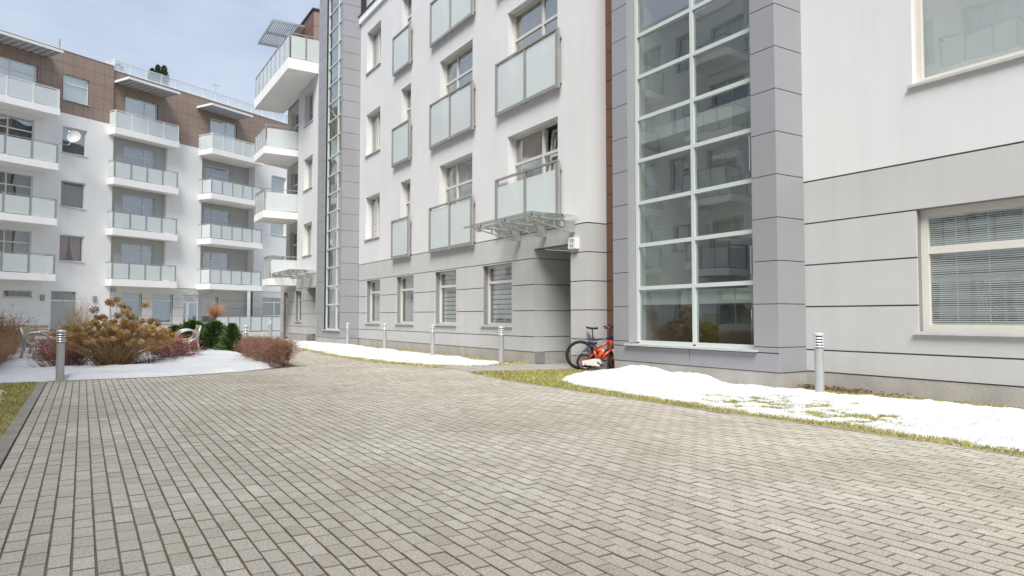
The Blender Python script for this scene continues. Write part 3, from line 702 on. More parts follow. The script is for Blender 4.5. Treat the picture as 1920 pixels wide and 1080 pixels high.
# the tilted-open casement on the first floor beside the entrance
sash = []
uh0, uh1 = CW[4][0] + .07, CW[4][0] + (CW[4][1] - CW[4][0]) * .40 - .045
zb, ztp = 3.62, 5.97; tilt_a = R(6.5)
class TF(Fr):
    def p(s, u, w_, z):
        ww = w_ + .18; zz = z - zb; c, sn = math.cos(tilt_a), math.sin(tilt_a)
        return FC.p(u, -.19 + ww * c - zz * sn, zb + zz * c + ww * sn)
tf = TF((0, 0, 0), (0, 1, 0), (-1, 0, 0))
m = MB(); m.box(tf, uh0, uh0 + .07, -.23, -.18, zb, ztp); m.box(tf, uh1 - .07, uh1, -.23, -.18, zb, ztp); m.box(tf, uh0 + .07, uh1 - .07, -.23, -.18, zb, zb + .07); m.box(tf, uh0 + .07, uh1 - .07, -.23, -.18, ztp - .07, ztp); m.box(tf, uh0 + .07, uh1 - .07, -.23, -.183, 5.24, 5.31)
sh = m.build('casement', 'cream_frame', BR)
MB().box(tf, uh0 + .07, uh1 - .07, -.21, -.205, zb + .07, 5.24).build('pane', 'window_glass', sh); MB().box(tf, uh0 + .07, uh1 - .07, -.21, -.205, 5.31, ztp - .07).build('pane', 'window_glass', sh)
m = MB(); n_ = 26
for k in range(n_):
    def cp(kk): return (14.55 + 1.25 * kk / n_, -.42 + .03 * math.sin(kk * 1.5))
    m.quad(FC.p(*cp(k), 3.6), FC.p(*cp(k + 1), 3.6), FC.p(*cp(k + 1), 6.0), FC.p(*cp(k), 6.0))
m.build('curtain', 'curtain_white', sh)
# glass balustrades before the French windows
def balustrade(u0, u1, z0, z1, n, gap):
    m = MB(); m.box(FC, u0 - .03, u1 + .03, .07, .15, z1 - .045, z1)
    b = m.build('balustrade', 'rail_metal', BR); MB().box(FC, u0 + .06, u1 - .06, .085, .135, z0 + .02, z0 + .09).build('bottom_rail', 'rail_metal', b)
    for k in range(n + 1):
        u = u0 + (u1 - u0) * k / n; wd = .055 if k in (0, n) else .035
        p_ = MB(); p_.box(FC, u - wd, u + wd, .08, .14, z0, z1 - .045)
        if k in (0, n): p_.box(FC, u - .03, u + .03, .002, .08, z0 + .12, z0 + .18); p_.box(FC, u - .03, u + .03, .002, .08, z1 - .25, z1 - .19)
        p_.build('post', 'rail_metal', b)
    for k in range(n):
        a, c = u0 + (u1 - u0) * k / n + .065, u0 + (u1 - u0) * (k + 1) / n - .065
        MB().box(FC, a, c, .105, .115, z0 + .115, z1 - gap).build('glass_panel', 'frosted_glass', b)
for f in range(3):
    z0 = ST * f
    balustrade(22.30, 23.80, 3.26 + z0, 4.68 + z0, 1, .07)
    balustrade(17.69, 20.54, 3.25 + z0, 4.72 + z0, 2, .10)
    balustrade(13.39, 16.26, (3.49 if f == 0 else 3.265) + z0, (4.93 if f == 0 else 4.735) + z0, 2, .22 if f == 0 else .08)
# parapet and set-back storey over it
MB().box(WORLD, XC - .09, XC + .35, 12.40, 27.72, 13.425, 13.72).build('parapet', 'white_paint', BR)
MB().box(WORLD, XC - .13, XC + .38, 12.36, 27.74, 13.722, 13.76).build('coping', 'dark_metal', BR)
MB().box(WORLD, XC + .3, 24, 12.45, 27.7, 13.4, 13.6).build('roof', 'concrete', BR)
MB().box(WORLD, 11.9, 23, 12.5, 27.7, 13.62, 17.0).build('penthouse_wall', 'brown_panel', BR)
rr = MB().box(WORLD, XC + .06, XC + .30, 12.5, 27.6, 13.765, 13.80).build('roof_railing', 'rail_metal', BR)
rail_run(FC, rr, (12.6, -.18), (27.5, -.18), 13.80, 1.1, 12, 'rail_metal')

# ---- brown slot beside the tower
zr = [.0 + .665 * k for k in range(27)]
fbk = Fr((10.25, 0, 0), (0, 1, 0), (-1, 0, 0))
MB().box(fbk, 12.13, 12.45, -.6, -.022, 0, 17.2).build('slot_wall', 'brown_joint', BR)
panel_grid(fbk, BR, [12.13, 12.425], zr, 'brown_shaded', 0, .02)
MB().box(WORLD, 11.15, 11.3, 11.4, 12.5, 0, 17.2).build('slot_wall', 'brown_shaded', BR)

# ---- glazed stair tower
zB = [.676 + .716 * k for k in range(24)]; TOPB = zB[-1]
OL, OR = 11.02, 7.86
MB().box(WORLD, XC + .02, 11.3, OL + .012, 11.50, 0, TOPB).build('tower_core', 'panel_joint', BR)
MB().box(WORLD, XC + .02, 10.8, 7.37, OR - .012, 0, TOPB).build('tower_core', 'panel_joint', BR)
MB().box(WORLD, XC + .02, 10.0, OR - .01, OL + .01, 0, .575).build('tower_core', 'panel_joint', BR)
panel_grid(FC, BR, [OL, 11.52], zB, 'tower_panel', 0, .02)
panel_grid(FC, BR, [7.352, OR], zB, 'tower_panel', 0, .02)
panel_grid(FC, BR, [7.352, 9.33, 11.52], [.262, .576], 'tower_panel', 0, .02)
MB().box(FC, 7.352, OR - .006, -.02, 0, .588, .670).build('cladding_panel', 'tower_panel', BR)
MB().box(FC, OL + .006, 11.52, -.02, 0, .588, .670).build('cladding_panel', 'tower_panel', BR)
panel_grid(FS(7.35), BR, [XC + .001, XA + .03], [.262] + zB, 'tower_panel', 0, .02)
f_in = Fr((0, OL, 0), (1, 0, 0), (0, -1, 0))
MB().box(f_in, XC + .004, 9.96, -.01, 0, .64, TOPB).build('reveal', 'tower_panel', BR)
f_in2 = Fr((0, OR, 0), (1, 0, 0), (0, 1, 0))
MB().box(f_in2, XC + .004, 9.96, -.01, 0, .64, TOPB).build('reveal', 'tower_panel', BR)
MB().box(FC, 7.37, 11.50, -.3, -.012, -.05, .258).build('plinth', 'stone_plinth', BR)
MB().box(FS(7.37), XC + .02, XA + .05, -.3, .006, -.05, .258).build('plinth', 'stone_plinth', BR)
sl_ = MB(); sl_.box(FC, 7.78, 11.10, -.22, .075, .585, .625); sl_.build('tower_sill', 'aluminium_sill', BR)
MB().box(FS(11.52), XC + .02, 11.3, -.012, .001, 0, TOPB)
def glazing(fr, u0, u1, umid, zt, w_, wd, mt_, glass, par, dn=.10):
    m = MB()
    m.box(fr, u0, u0 + wd, w_ - dn, w_, zt[0], zt[-1]); m.box(fr, u1 - wd, u1, w_ - dn, w_, zt[0], zt[-1]); m.box(fr, umid - wd / 2, umid + wd / 2, w_ - dn, w_, zt[0], zt[-1])
    for z in zt:
        for a, b in ((u0 + wd, umid - wd / 2), (umid + wd / 2, u1 - wd)): m.box(fr, a, b, w_ - dn, w_ - .004, z - wd / 2, z + wd / 2)
    g_ = m.build('curtain_wall', mt_, par)
    for c, d in zip(zt[:-1], zt[1:]):
        for a, b in ((u0 + wd, umid - wd / 2), (umid + wd / 2, u1 - wd)):
            j1, j2 = rng.uniform(-.004, .004), rng.uniform(-.003, .003); q0, q1 = c + wd / 2, d - wd / 2; ww = w_ - dn * .4
            MB().quad(fr.p(a, ww + j1 + j2, q0), fr.p(b, ww - j1 + j2, q0), fr.p(b, ww - j1 - j2, q1), fr.p(a, ww + j1 - j2, q1)).build('pane', glass, g_)
    return g_
ztB = [.655, 1.775] + [2.67 + .893 * k for k in range(17)]
glazing(FC, OR + .01, OL - .012, 9.40, ztB, -.2, .075, 'pale_green_frame', 'tower_glass', BR)
# stairwell behind the glass
def stairwell(x0, y0, y1, dp, par, lamps=True):
    MB().box(WORLD, x0 + dp, x0 + dp + .1, y0, y1, 0, 17.).build('stair_wall', 'room_grey', par)
    MB().box(WORLD, x0 + .14, x0 + dp, y0 - .1, y0 - .02, 0, 17.).build('stair_wall', 'room_wall', par)
    MB().box(WORLD, x0 + .14, x0 + dp, y1 + .02, y1 + .1, 0, 17.).build('stair_wall', 'room_wall', par)
    MB().box(WORLD, x0 + .14, x0 + dp, y0, y1, -.02, .03).build('stair_floor', 'room_grey', par)
    for f in range(5):
        z = 1.43 + ST * f
        MB().box(WORLD, x0 + .10, x0 + 1.45, y0, y1, z, z + .27).build('half_landing', 'soffit', par)
        MB().box(WORLD, x0 + dp - 1.3, x0 + dp, y0, y1, z + 1.45, z + 1.7).build('landing', 'soffit', par)
        ym = (y0 + y1) / 2
        for (ya, yb, za, zb_) in ((y0, ym - .1, z + .27, z + 1.70), (ym + .1, y1, z + .27, z - 1.5)):
            if zb_ < 0: continue
            m = MB(); n = 8
            for k in range(n):
                xa = x0 + 1.45 + (dp - 2.75) * k / n; xb = x0 + 1.45 + (dp - 2.75) * (k + 1) / n; zt_ = za + (zb_ - za) * (k + 1) / n
                m.box(WORLD, xa, xb, ya, yb, zt_ - .3, zt_)
            m.build('stair_flight', 'soffit', par)
        if lamps:
            m = MB(); m.lathe((x0 + .9, y0 + .85, z - .115), [(.02, .0), (.11, .02), (.17, .07), (.19, .115)], 14); m.build('ceiling_lamp', 'lamp_glass', par, True)
stairwell(9.9, 7.9, 11.0, 3.6, BR)

# ---- right-hand wall section
LW, UW = (2.75, 5.50), (2.75, 5.50)
zsA = [.27, .63, 1.35, 2.05, 2.75, 3.46]
ah = [(LW[0], LW[1], .965, 2.75), (-1.6, .9, .965, 2.75)]
auh = [(a, b, 4.61 + ST * f, 6.6 + ST * f) for f in range(3) for (a, b) in ((UW[0], UW[1]), (-1.6, .9))]
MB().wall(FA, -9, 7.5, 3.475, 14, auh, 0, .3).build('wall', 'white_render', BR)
MB().wall(FA, -9, 7.5, 0, 3.47, ah, -.036, .3).build('wall', 'grey_groove', BR)
bands(FA, BR, -9, 7.5, zsA, ah, 'grey_render', g=.024)
MB().wall(FA, -9, 7.5, -.05, .262, [], -.012, .03).build('plinth', 'stone_plinth', BR)
MB().box(WORLD, XA - .08, 24, -9, 7.5, 14.0, 14.3).build('roof', 'white_paint', BR)
for (a, b) in (LW, (-1.6, .9)):
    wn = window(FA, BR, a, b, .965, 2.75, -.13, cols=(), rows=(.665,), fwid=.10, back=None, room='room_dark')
    bl = MB(); z = 2.62
    while z > 1.08:
        if not (1.70 < z < 1.80 and False):
            t_ = .0095 + .002 * math.sin(z * 31); i = len(bl.v)
            for (ww, dz) in ((-.186, -t_), (-.196, t_)): bl.v += [FA.p(a + .11, ww, z + dz), FA.p(b - .11, ww, z + dz + rng.uniform(-.002, .002))]
            bl.f.append((i, i + 1, i + 3, i + 2))
        z -= .030 if not (1.70 < z < 1.80) else .016
    for u in [a + .2 + k * .42 for k in range(7) if a + .2 + k * .42 < b - .12]: bl.box(FA, u - .006, u + .006, -.202, -.198, 1.08, 2.63)
    bl.box(FA, a + .10, b - .10, -.225, -.18, 2.62, 2.66); bl.box(FA, a + .10, b - .10, -.215, -.185, 1.065, 1.09)
    bl.build('blind', 'blind_white', wn)
for (a, b, c, d) in auh: window(FA, BR, a, b, c, d, -.1, cols=(), rows=(), fwid=.09, back='roller')  # white rollers added in place of a pale reflection on uncurtained panes

# ---- second glazed tower
zT = [.675 + .675 * k for k in range(25)]
MB().box(WORLD, XT + .02, 11, 30.07, 31.18, 0, zT[-1]).build('tower_core', 'panel_joint', BR)
MB().box(WORLD, XT + .02, XC + .4, 27.72, 27.90, 0, zT[-1]).build('tower_core', 'panel_joint', BR)
MB().box(WORLD, XT + .02, 9.3, 27.9, 30.07, 0, .59).build('tower_core', 'panel_joint', BR)
panel_grid(FT, BR, [30.05, 31.20], [.30] + zT, 'tower_panel', 0, .02, .008)
panel_grid(FT, BR, [27.702, 27.90], [.30] + zT, 'tower_panel', 0, .02)
MB().box(FT, 27.905, 30.045, -.02, 0, .30, .585).build('cladding_panel', 'tower_panel', BR)
panel_grid(FS(27.70), BR, [XT + .001, XC - .002], [.30] + zT, 'tower_panel', 0, .02)
MB().box(FT, 27.72, 31.18, -.25, -.012, -.05, .296).build('plinth', 'stone_plinth', BR)
MB().box(FS(27.72), XT + .02, XC, -.25, .006, -.05, .296).build('plinth', 'stone_plinth', BR)
MB().box(FT, 27.80, 30.15, -.12, .07, .595, .63).build('tower_sill', 'aluminium_sill', BR)
glazing(FT, 27.905, 30.045, 28.62, [.65] + [1.70 + .80 * k for k in range(19)], -.09, .06, 'pale_green_frame', 'tower_glass', BR)
stairwell(9.05, 27.95, 30.0, 4.2, BR)

# ---- far end of the building
EW = (34.75, 36.35)
eh = [(EW[0], EW[1], 4.33 + ST * f, 5.98 + ST * f) for f in range(3)]
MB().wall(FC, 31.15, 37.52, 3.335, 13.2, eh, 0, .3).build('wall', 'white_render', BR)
egh = [(36.55, 37.75, .95, 2.55), (39.3, 40.3, .0, 2.55), (33.9, 35.55, -1, 2.62)]
MB().wall(FC, 31.15, 41.0, 0, 3.335, egh, -.036, .3).build('wall', 'grey_groove', BR)
bands(FC, BR, 31.15, 41.0, zsC, egh, 'grey_render')
MB().wall(FC, 31.15, 41.0, -.05, .285, egh, -.012, .03).build('plinth', 'stone_plinth', BR)
f = FS(35.55)
MB().box(f, XC + .34, 11.4, -.3, -.028, 0, 2.62).build('recess_wall', 'grey_groove', BR)
for a, b in zip([.29, .675, 1.337, 2.0], [.675, 1.337, 2.0, 2.62]): MB().box(f, XC + .036, 11.4, -.03, .002, a + .011, b - .011).build('wall_band', 'grey_render', BR)
MB().box(WORLD, 11.3, 11.4, 33.8, 35.6, 0, 2.7).build('entrance_door', 'dark_metal', BR)
MB().box(WORLD, XC + .3, 11.4, 33.8, 35.6, 2.63, 2.8).build('recess_ceiling', 'grey_render', BR)
window(FC, BR, 36.55, 37.75, .95, 2.55, -.16, rows=(.7,), back='curtain_white'); window(FC, BR, 39.3, 40.3, .05, 2.55, -.16, rows=(.75,), back='curtain_grey', sill=False)
for (a, b, c, d) in eh: window(FC, BR, a, b, c, d, -.2, cols=(.5,), rows=(), back='curtain_white')
FE = Fr((9.95, 0, 0), (0, 1, 0), (-1, 0, 0))
bh = [(37.95, 40.1, 3.4 + ST * f, 5.95 + ST * f) for f in range(3)]
MB().wall(FE, 37.525, 41.0, 3.335, 13.2, bh, 0, .3).build('wall', 'beige_render', BR)
MB().box(WORLD, XC + .3, 20, 40.95, 41.0, 0, 13.2).build('wall', 'white_render', BR)
for (a, b, c, d) in bh: window(FE, BR, a, b, c, d, -.15, cols=(.55,), rows=(.72,), back=None, sill=False, room='room_grey')
for (u1, w1, zb_, zt_) in ((39.0, 1.45, 2.85, 3.2), (39.9, 1.75, 6.40, 6.76), (40.2, 1.75, 9.80, 10.16)):
    balcony(FC, BR, 37.56, u1, -.25, w1, zb_, zt_, 4, 1, 1.2, 'rail_metal', 'LR', gap=.16)
balcony(FC, BR, 33.85, 41.7, -.2, 1.48, 13.22, 13.75, 8, 2, 1.28, 'rail_metal', 'LR', gap=.10)
MB().box(WORLD, XC, 22, 31.2, 41.0, 13.25, 13.5).build('roof', 'concrete', BR)
# penthouse clad in brown panels with a louvred sunshade
MB().box(WORLD, 9.80, 20, 35.3, 40.9, 13.5, 17.0).build('penthouse_wall', 'brown_joint', BR)
fp = Fr((9.78, 0, 0), (0, 1, 0), (-1, 0, 0))
panel_grid(fp, BR, [35.28, 36.7, 38.1, 39.5, 40.9], [13.8, 14.6, 15.4, 16.2, 17.0], 'brown_shaded', 0, .02)
panel_grid(FS(35.28), BR, [9.80, 11.0, 12.2, 13.4], [13.8, 14.6, 15.4, 16.2, 17.0], 'brown_panel', 0, .02)
MB().box(WORLD, 9.72, 20, 35.22, 40.95, 17.005, 17.10).build('roof_edge', 'dark_metal', BR)
pg = MB()
for y in (36.85, 38.7, 40.45): pg.box(WORLD, 8.15, 9.76, y - .03, y + .03, 16.62, 16.72)
pg.box(WORLD, 8.10, 8.15, 36.82, 40.5, 16.60, 16.74)
pgo = pg.build('sunshade', 'steel', BR)
for k in range(15):
    x = 8.2 + k * .105; m = MB(); i = len(m.v)
    m.box(WORLD, x, x + .055, 36.83, 40.48, 16.725, 16.745); m.build('louvre', 'steel', pgo)

# ---- glass canopies on steel brackets
def canopy(y0, y1, x0, z, ys):
    i = MB().box(WORLD, x0, XC - .03, y0, y1, z, z + .02).build('canopy', 'canopy_glass', BR)
    MB().box(WORLD, x0 - .015, x0 + .02, y0, y1, z - .035, z - .004).build('edge_rail', 'steel_green', i)
    for x in (x0 + .3, x0 + .95): MB().box(WORLD, x - .02, x + .02, y0 + .05, y1 - .05, z - .06, z - .022).build('purlin', 'steel_green', i)
    for y in ys:
        m = MB(); xe = x0 + .06
        m.box(WORLD, XC - .30, XC - .002, y - .02, y + .02, z - .36, z - .10)
        m.tube([(XC - .28, y, z - .10), (x0 + .05, y, z - .085)], .024, 6); m.tube([(XC - .3, y, z - .33), (xe, y, z - .13)], .016, 6)
        m.box(WORLD, xe - .06, xe + .06, y - .018, y + .018, z - .19, z - .06)
        for t in (.3, .6): 
            xm = XC - .3 + (xe - XC + .3) * t; m.box(WORLD, xm - .018, xm + .018, y - .01, y + .01, z - .33 + .2 * t, z - .09)
        b = m.build('bracket', 'steel_green', i)
        for x in (x0 + .12, XC - .35):
            MB().tube([(x, y, z - .06), (x, y, z + .035)], .018, 8).build('glass_fixing', 'dark_metal', b)
canopy(12.72, 15.88, 8.36, 3.50, (15.2, 14.03, 12.88))
canopy(34.0, 38.3, 8.42, 3.46, (37.6, 36.2, 34.6))
# house-number box by the entrance
sg = MB().bbox(FC, 12.70, 12.99, .002, .12, 2.745, 3.01, .012).build('number_sign', 'sign_white', BR)
def text_mesh(body, size):
    cu = bpy.data.curves.new('txt', 'FONT'); cu.body = body; cu.size = size; cu.extrude = .001; cu.align_x = 'CENTER'
    to = bpy.data.objects.new('txt', cu); col.objects.link(to); dg = bpy.context.evaluated_depsgraph_get()
    me = bpy.data.meshes.new_from_object(to.evaluated_get(dg)); bpy.data.objects.remove(to); me.materials.clear(); me.materials.append(M['sign_ink']); return me
tx = put(text_mesh('19', .15), 'numerals', sg, loc=(XC - .122, 12.84, 2.875), rot=(R(90), 0, R(-90)))
MB().box(FC, 12.76, 12.92, .1205, .1225, 2.825, 2.838).build('rule', 'sign_ink', sg); MB().box(FC, 12.78, 12.90, .1205, .1225, 2.79, 2.80).build('rule', 'sign_ink', sg)
# ================================================================== the angled building across the court
FO = Vector((-1.1492, 52.4006, 0)); FU = Vector((.87513, .48388, 0)); FN = Vector((.48388, -.87513, 0))
FF = Fr(FO, FU, FN)
BF = thing('apartment_building', 'white apartment building with brown clad top storey and three columns of glass balconies', 'building', tuple(FO))
def Fsub(w_): return Fr(FO + FN * w_, FU, FN)
SLZ = [3.25 + ST * k for k in range(4)]                     # balcony undersides
# main white walls
col_w = [(-.22, 1.30)]
wh = [(-.22, 1.30, 4.72 + 3.475 * k, 6.42 + 3.475 * k) for k in range(3)]
c1 = [(-4.7, -1.85, 3.8 + ST * k, 6.42 + ST * k + .04 * k) for k in range(3)]
gh = [(-3.30, -1.74, 2.37, 2.78), (-.64, .87, 0, 2.79)]
far = [(-11.5, -9.2, 4.4 + ST * k, 6.42 + ST * k) for k in range(3)] + [(-16.5, -14.2, 4.4 + ST * k, 6.42 + ST * k) for k in range(3)] + [(-7.6, -6.2, 4.7 + ST * k, 6.42 + ST * k) for k in range(3)]
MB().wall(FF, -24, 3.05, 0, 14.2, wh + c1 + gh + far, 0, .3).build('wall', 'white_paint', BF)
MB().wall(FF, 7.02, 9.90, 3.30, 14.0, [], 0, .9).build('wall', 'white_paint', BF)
gwin = [(15.88, 18.03, 1.25, 2.80)]
upw = [(16.6, 18.2, 4.75 + ST * k, 6.4 + ST * k) for k in range(3)]
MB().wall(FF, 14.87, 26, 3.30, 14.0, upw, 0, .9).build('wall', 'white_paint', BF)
# loggia back walls
l2 = [(3.93, 6.28, 3.75 + ST * k, 6.25 + ST * k) for k in range(3)]; l3 = [(10.70, 13.14, 3.6 + ST * k, 6.27 + ST * k) for k in range(3)]
MB().wall(Fsub(-.25), 3.05, 7.02, 3.30, 14.0, l2, 0, .3).build('loggia_wall', 'beige_render', BF)
MB().wall(Fsub(-.75), 9.90, 14.87, 3.30, 14.0, l3, 0, .3).build('loggia_wall', 'beige_render', BF)
# ground floor of pale grooved bands
gz = [0, .62, 1.24, 1.86, 2.48, 3.285]
g2 = [(3.89, 5.36, .72, 2.80), (6.14, 7.74, .72, 2.80)]; g3 = [(8.54, 9.98, 0, 2.82), (10.63, 12.1, .72, 2.75)]
for (a, b, hs, w_) in ((3.05, 9.90, g2 + g3[:1], -.06), (9.90, 14.87, g3, -.70), (14.87, 26, gwin, -.02)):
    fr_ = Fsub(w_)
    if a == 3.05: hs = g2 + [(8.54, 9.90, 0, 2.82)]
    if a == 9.90: hs = [g3[1]]
    MB().wall(fr_, a, b, 0, 3.29, hs, -.03, .25).build('wall', 'grey_groove' if a != 3.05 else 'grey_groove', BF)
    bands(fr_, BF, a, b, gz, hs, 'pale_band', 0, .029)
# windows
bk = ['drapes', 'curtain_grey', 'roller_grey']
for (a, b, c, d), k in zip(wh, bk): window(FF, BF, a, b, c, d, -.13, back=k, fm='white_frame', fwid=.07)
for i_, (a, b, c, d) in enumerate(c1): window(FF, BF, a, b, c, d, -.13, cols=(.5,), rows=(.72,), back='curtain_grey' if i_ else 'curtain_white', fm='white_frame', sill=False)
for i_, (a, b, c, d) in enumerate(l2): window(Fsub(-.25), BF, a, b, c, d, -.1, cols=(.66,), rows=(.74,), back='curtain_grey', fm='white_frame', sill=False)
for i_, (a, b, c, d) in enumerate(l3): window(Fsub(-.75), BF, a, b, c, d, -.1, cols=(.33,), rows=(.74,), back=None if i_ else 'curtain_grey', fm='white_frame', sill=False)
for (a, b, c, d) in upw: window(FF, BF, a, b, c, d, -.13, back='curtain_white', fm='white_frame')
for (a, b, c, d) in far: window(FF, BF, a, b, c, d, -.13, back='curtain_white', fm='white_frame')
window(FF, BF, *gh[0], -.12, fm='white_frame', back='curtain_grey', fwid=.05)
window(Fsub(-.06), BF, *g2[0], -.12, rows=(.78,), fm='white_frame', back='blind_teal'); window(Fsub(-.06), BF, *g2[1], -.12, rows=(.78,), fm='white_frame', back='blind_teal')
window(Fsub(-.70), BF, *g3[1], -.12, rows=(.78,), fm='white_frame', back='blind_teal')
window(FF, BF, *gwin[0], -.13, cols=(.62,), rows=(.74,), fm='white_frame', back=None, room='room_grey')
# doors
m = MB(); m.box(FF, -.63, .86, -.12, -.06, 0, 2.18); sd = m.build('side_door', 'door_pale', BF)
MB().box(FF, -.63, .86, -.12, -.05, 2.19, 2.24).build('transom', 'white_frame', sd); MB().box(FF, -.63, .86, -.12, -.08, 2.25, 2.79).build('transom_panel', 'curtain_grey', sd)
fd2 = Fsub(-.06); a, b = 8.56, 9.88
m = MB(); m.box(fd2, a, a + .09, -.14, -.07, 0, 2.8); m.box(fd2, b - .09, b, -.14, -.07, 0, 2.8); m.box(fd2, a + .09, b - .09, -.14, -.07, 2.2, 2.3); m.box(fd2, a + .09, b - .09, -.14, -.07, 2.72, 2.8); m.box(fd2, a + .32, a + .52, -.14, -.06, .1, 2.2); m.box(fd2, a + .09, b - .09, -.14, -.07, 0, .1)
gd = m.build('glass_door', 'white_frame', BF)
for (u0, u1, z0, z1) in ((a + .09, a + .32, .1, 2.2), (a + .52, b - .09, .1, 2.2), (a + .09, b - .09, 2.3, 2.72)): MB().box(fd2, u0, u1, -.115, -.105, z0, z1).build('pane', 'window_glass', gd)
m = MB(); z = 2.15
while z > .9: m.box(fd2, a + .52, b - .09, -.2, -.195, z - .1, z); z -= .16
m.build('blind', 'blind_teal', gd)
MB().tube([fd2.p(a + .44, -.02, .95), fd2.p(a + .44, -.02, 1.35)], .018, 6).build('handle', 'steel', gd)
MB().box(fd2, a - .2, b + .2, -1.2, -1.1, 0, 2.9).build('hall_wall', 'room_dark', gd)
# small fittings
for u in (-1.16, 2.03): MB().bbox(FF, u - .11, u + .11, .002, .12, 2.18, 2.54, .02).build('wall_lamp', 'rail_metal', BF)
MB().bbox(Fsub(-.06), 3.15, 3.48, .002, .06, 2.86, 3.12, .01).build('number_plate', 'steel', BF)
cg = MB().box(FF, 8.3, 10.6, .0, 1.15, 3.10, 3.125).build('canopy', 'canopy_glass', BF)
for u in (8.5, 9.45, 10.4): MB().tube([FF.p(u, -.05, 2.92), FF.p(u, 1.1, 3.08)], .02, 6).build('bracket', 'steel_green', cg)
MB().box(FF, 8.3, 10.6, 1.10, 1.15, 3.07, 3.097).build('edge_rail', 'steel_green', cg)
# balconies
for k, zb_ in enumerate(SLZ):
    top = k == 3; metal = 'white_frame' if top else 'rail_metal'
    balcony(FF, BF, 2.69, 7.45, -.2, .75, zb_, zb_ + .47, 4, 1, 1.15, metal, 'LR', gap=.07, post_w=.09)
    balcony(FF, BF, 9.62, 14.45, -.7, 1.5, zb_, zb_ + .42, 5, 2, 1.15, metal, 'LR', gap=.07, post_w=.07)
    balcony(FF, BF, -7.0, -1.15, -.05, 1.45, zb_ + .1, zb_ + .52, 4, 1, 1.2, metal, 'LR', gap=.07, post_w=.10)
    balcony(FF, BF, -18.5, -12.5, -.05, 1.45, zb_ + .1, zb_ + .52, 4, 1, 1.2, metal, 'LR', gap=.07, post_w=.10)
# brown panelled top storey
TZ = [14.2 + (18.24 - 14.2) / 5 * k for k in range(6)]; TZ2 = [14.0 + (18.02 - 14.0) / 5 * k for k in range(6)]
tw = [(-.26, 1.35, 15.08, 16.74), (-4.7, -1.78, 14.3, 16.70)]; tw2 = [(3.9, 6.3, 14.1, 16.5), (10.66, 13.14, 14.1, 16.70)]
MB().wall(FF, -24, 3.0, 14.205, 18.2, tw, -.022, .25).build('wall', 'brown_joint', BF)
MB().wall(FF, 3.0, 26, 14.005, 17.98, tw2, -.172, .25).build('wall', 'brown_joint', BF)
us1 = [3.0 - .66 * k for k in range(0, 9)][::-1]; us2 = [3.0 + .95 * k for k in range(0, 19)]
panel_grid(FF, BF, us1, TZ, 'brown_panel', 0, .02, .014, holes=tw); panel_grid(FF, BF, [us1[0] - .66 * k for k in range(33, -1, -1)], TZ, 'brown_panel', 0, .02, .014, holes=tw)
panel_grid(Fsub(-.15), BF, us2, TZ2, 'brown_panel', 0, .02, .014, holes=tw2)
MB().box(FF, -24, 3.02, -.4, .03, 18.242, 18.30).build('coping', 'white_frame', BF); MB().box(FF, 3.03, 26, -.5, -.12, 18.022, 18.09).build('coping', 'white_frame', BF)
MB().box(FF, -24, 26, -12, -.4, 17.6, 17.9).build('roof', 'concrete', BF)
window(FF, BF, *tw[0], -.1, rows=(.68,), fm='white_frame', back='roller'); window(FF, BF, *tw[1], -.1, cols=(.5,), rows=(.75,), fm='white_frame', back='roller', sill=False)  # top-storey white blinds are added, standing in for sky reflected in the glass
for t_ in tw2: window(Fsub(-.15), BF, *t_, -.1, cols=(.62,), fm='white_frame', back='roller', sill=False)
def awning(u0, u1, w0, w1, z):
    m = MB(); m.box(FF, u0, u1, w1 - .06, w1, z, z + .16); m.box(FF, u0, u0 + .05, w0, w1 - .06, z, z + .16); m.box(FF, u1 - .05, u1, w0, w1 - .06, z, z + .16)
    a_ = m.build('sunshade', 'white_frame', BF); n = max(6, int((u1 - u0) / .42))
    for k in range(n):
        a, b = u0 + .05 + (u1 - u0 - .1) * k / n, u0 + .05 + (u1 - u0 - .1) * (k + 1) / n
        MB().box(FF, a + .02, b - .02, w0, w1 - .06, z + .01 , z + .06).build('louvre', 'awning_grey', a_)
awning(-6.2, -1.12, .0, 1.6, 17.45); awning(3.05, 6.85, -.15, 1.6, 17.12); awning(9.45, 13.25, -.15, 1.6, 17.08)
# roof terrace
rr = MB().box(FF, 3.2, 24, -.46, -.40, 18.095, 18.13).build('roof_railing', 'white_frame', BF)
rail_run(FF, rr, (3.25, -.43), (24., -.43), 18.13, .75, 18, 'white_frame', .035, .02, 'roof_glass')
rail_run(FF, rr, (3.25, -.47), (3.25, -5), 18.13, .75, 4, 'white_frame', .035, .02, 'roof_glass', first=False)
MB().tube([FF.p(-.16, -.8, 17.9), FF.p(-.16, -.8, 19.15)], .07, 8).build('vent_pipe', 'steel', BF)
MB().tube([FF.p(.12, -.8, 17.9), FF.p(.12, -.8, 18.55)], .09, 8).build('vent_pipe', 'dark_metal', BF)
MB().tube([FF.p(12.5, -2, 17.9), FF.p(12.5, -2, 20.3)], .025, 6).tube([FF.p(12.1, -2, 20.0), FF.p(12.9, -2, 20.1)], .02, 6).build('aerial', 'steel', BF)
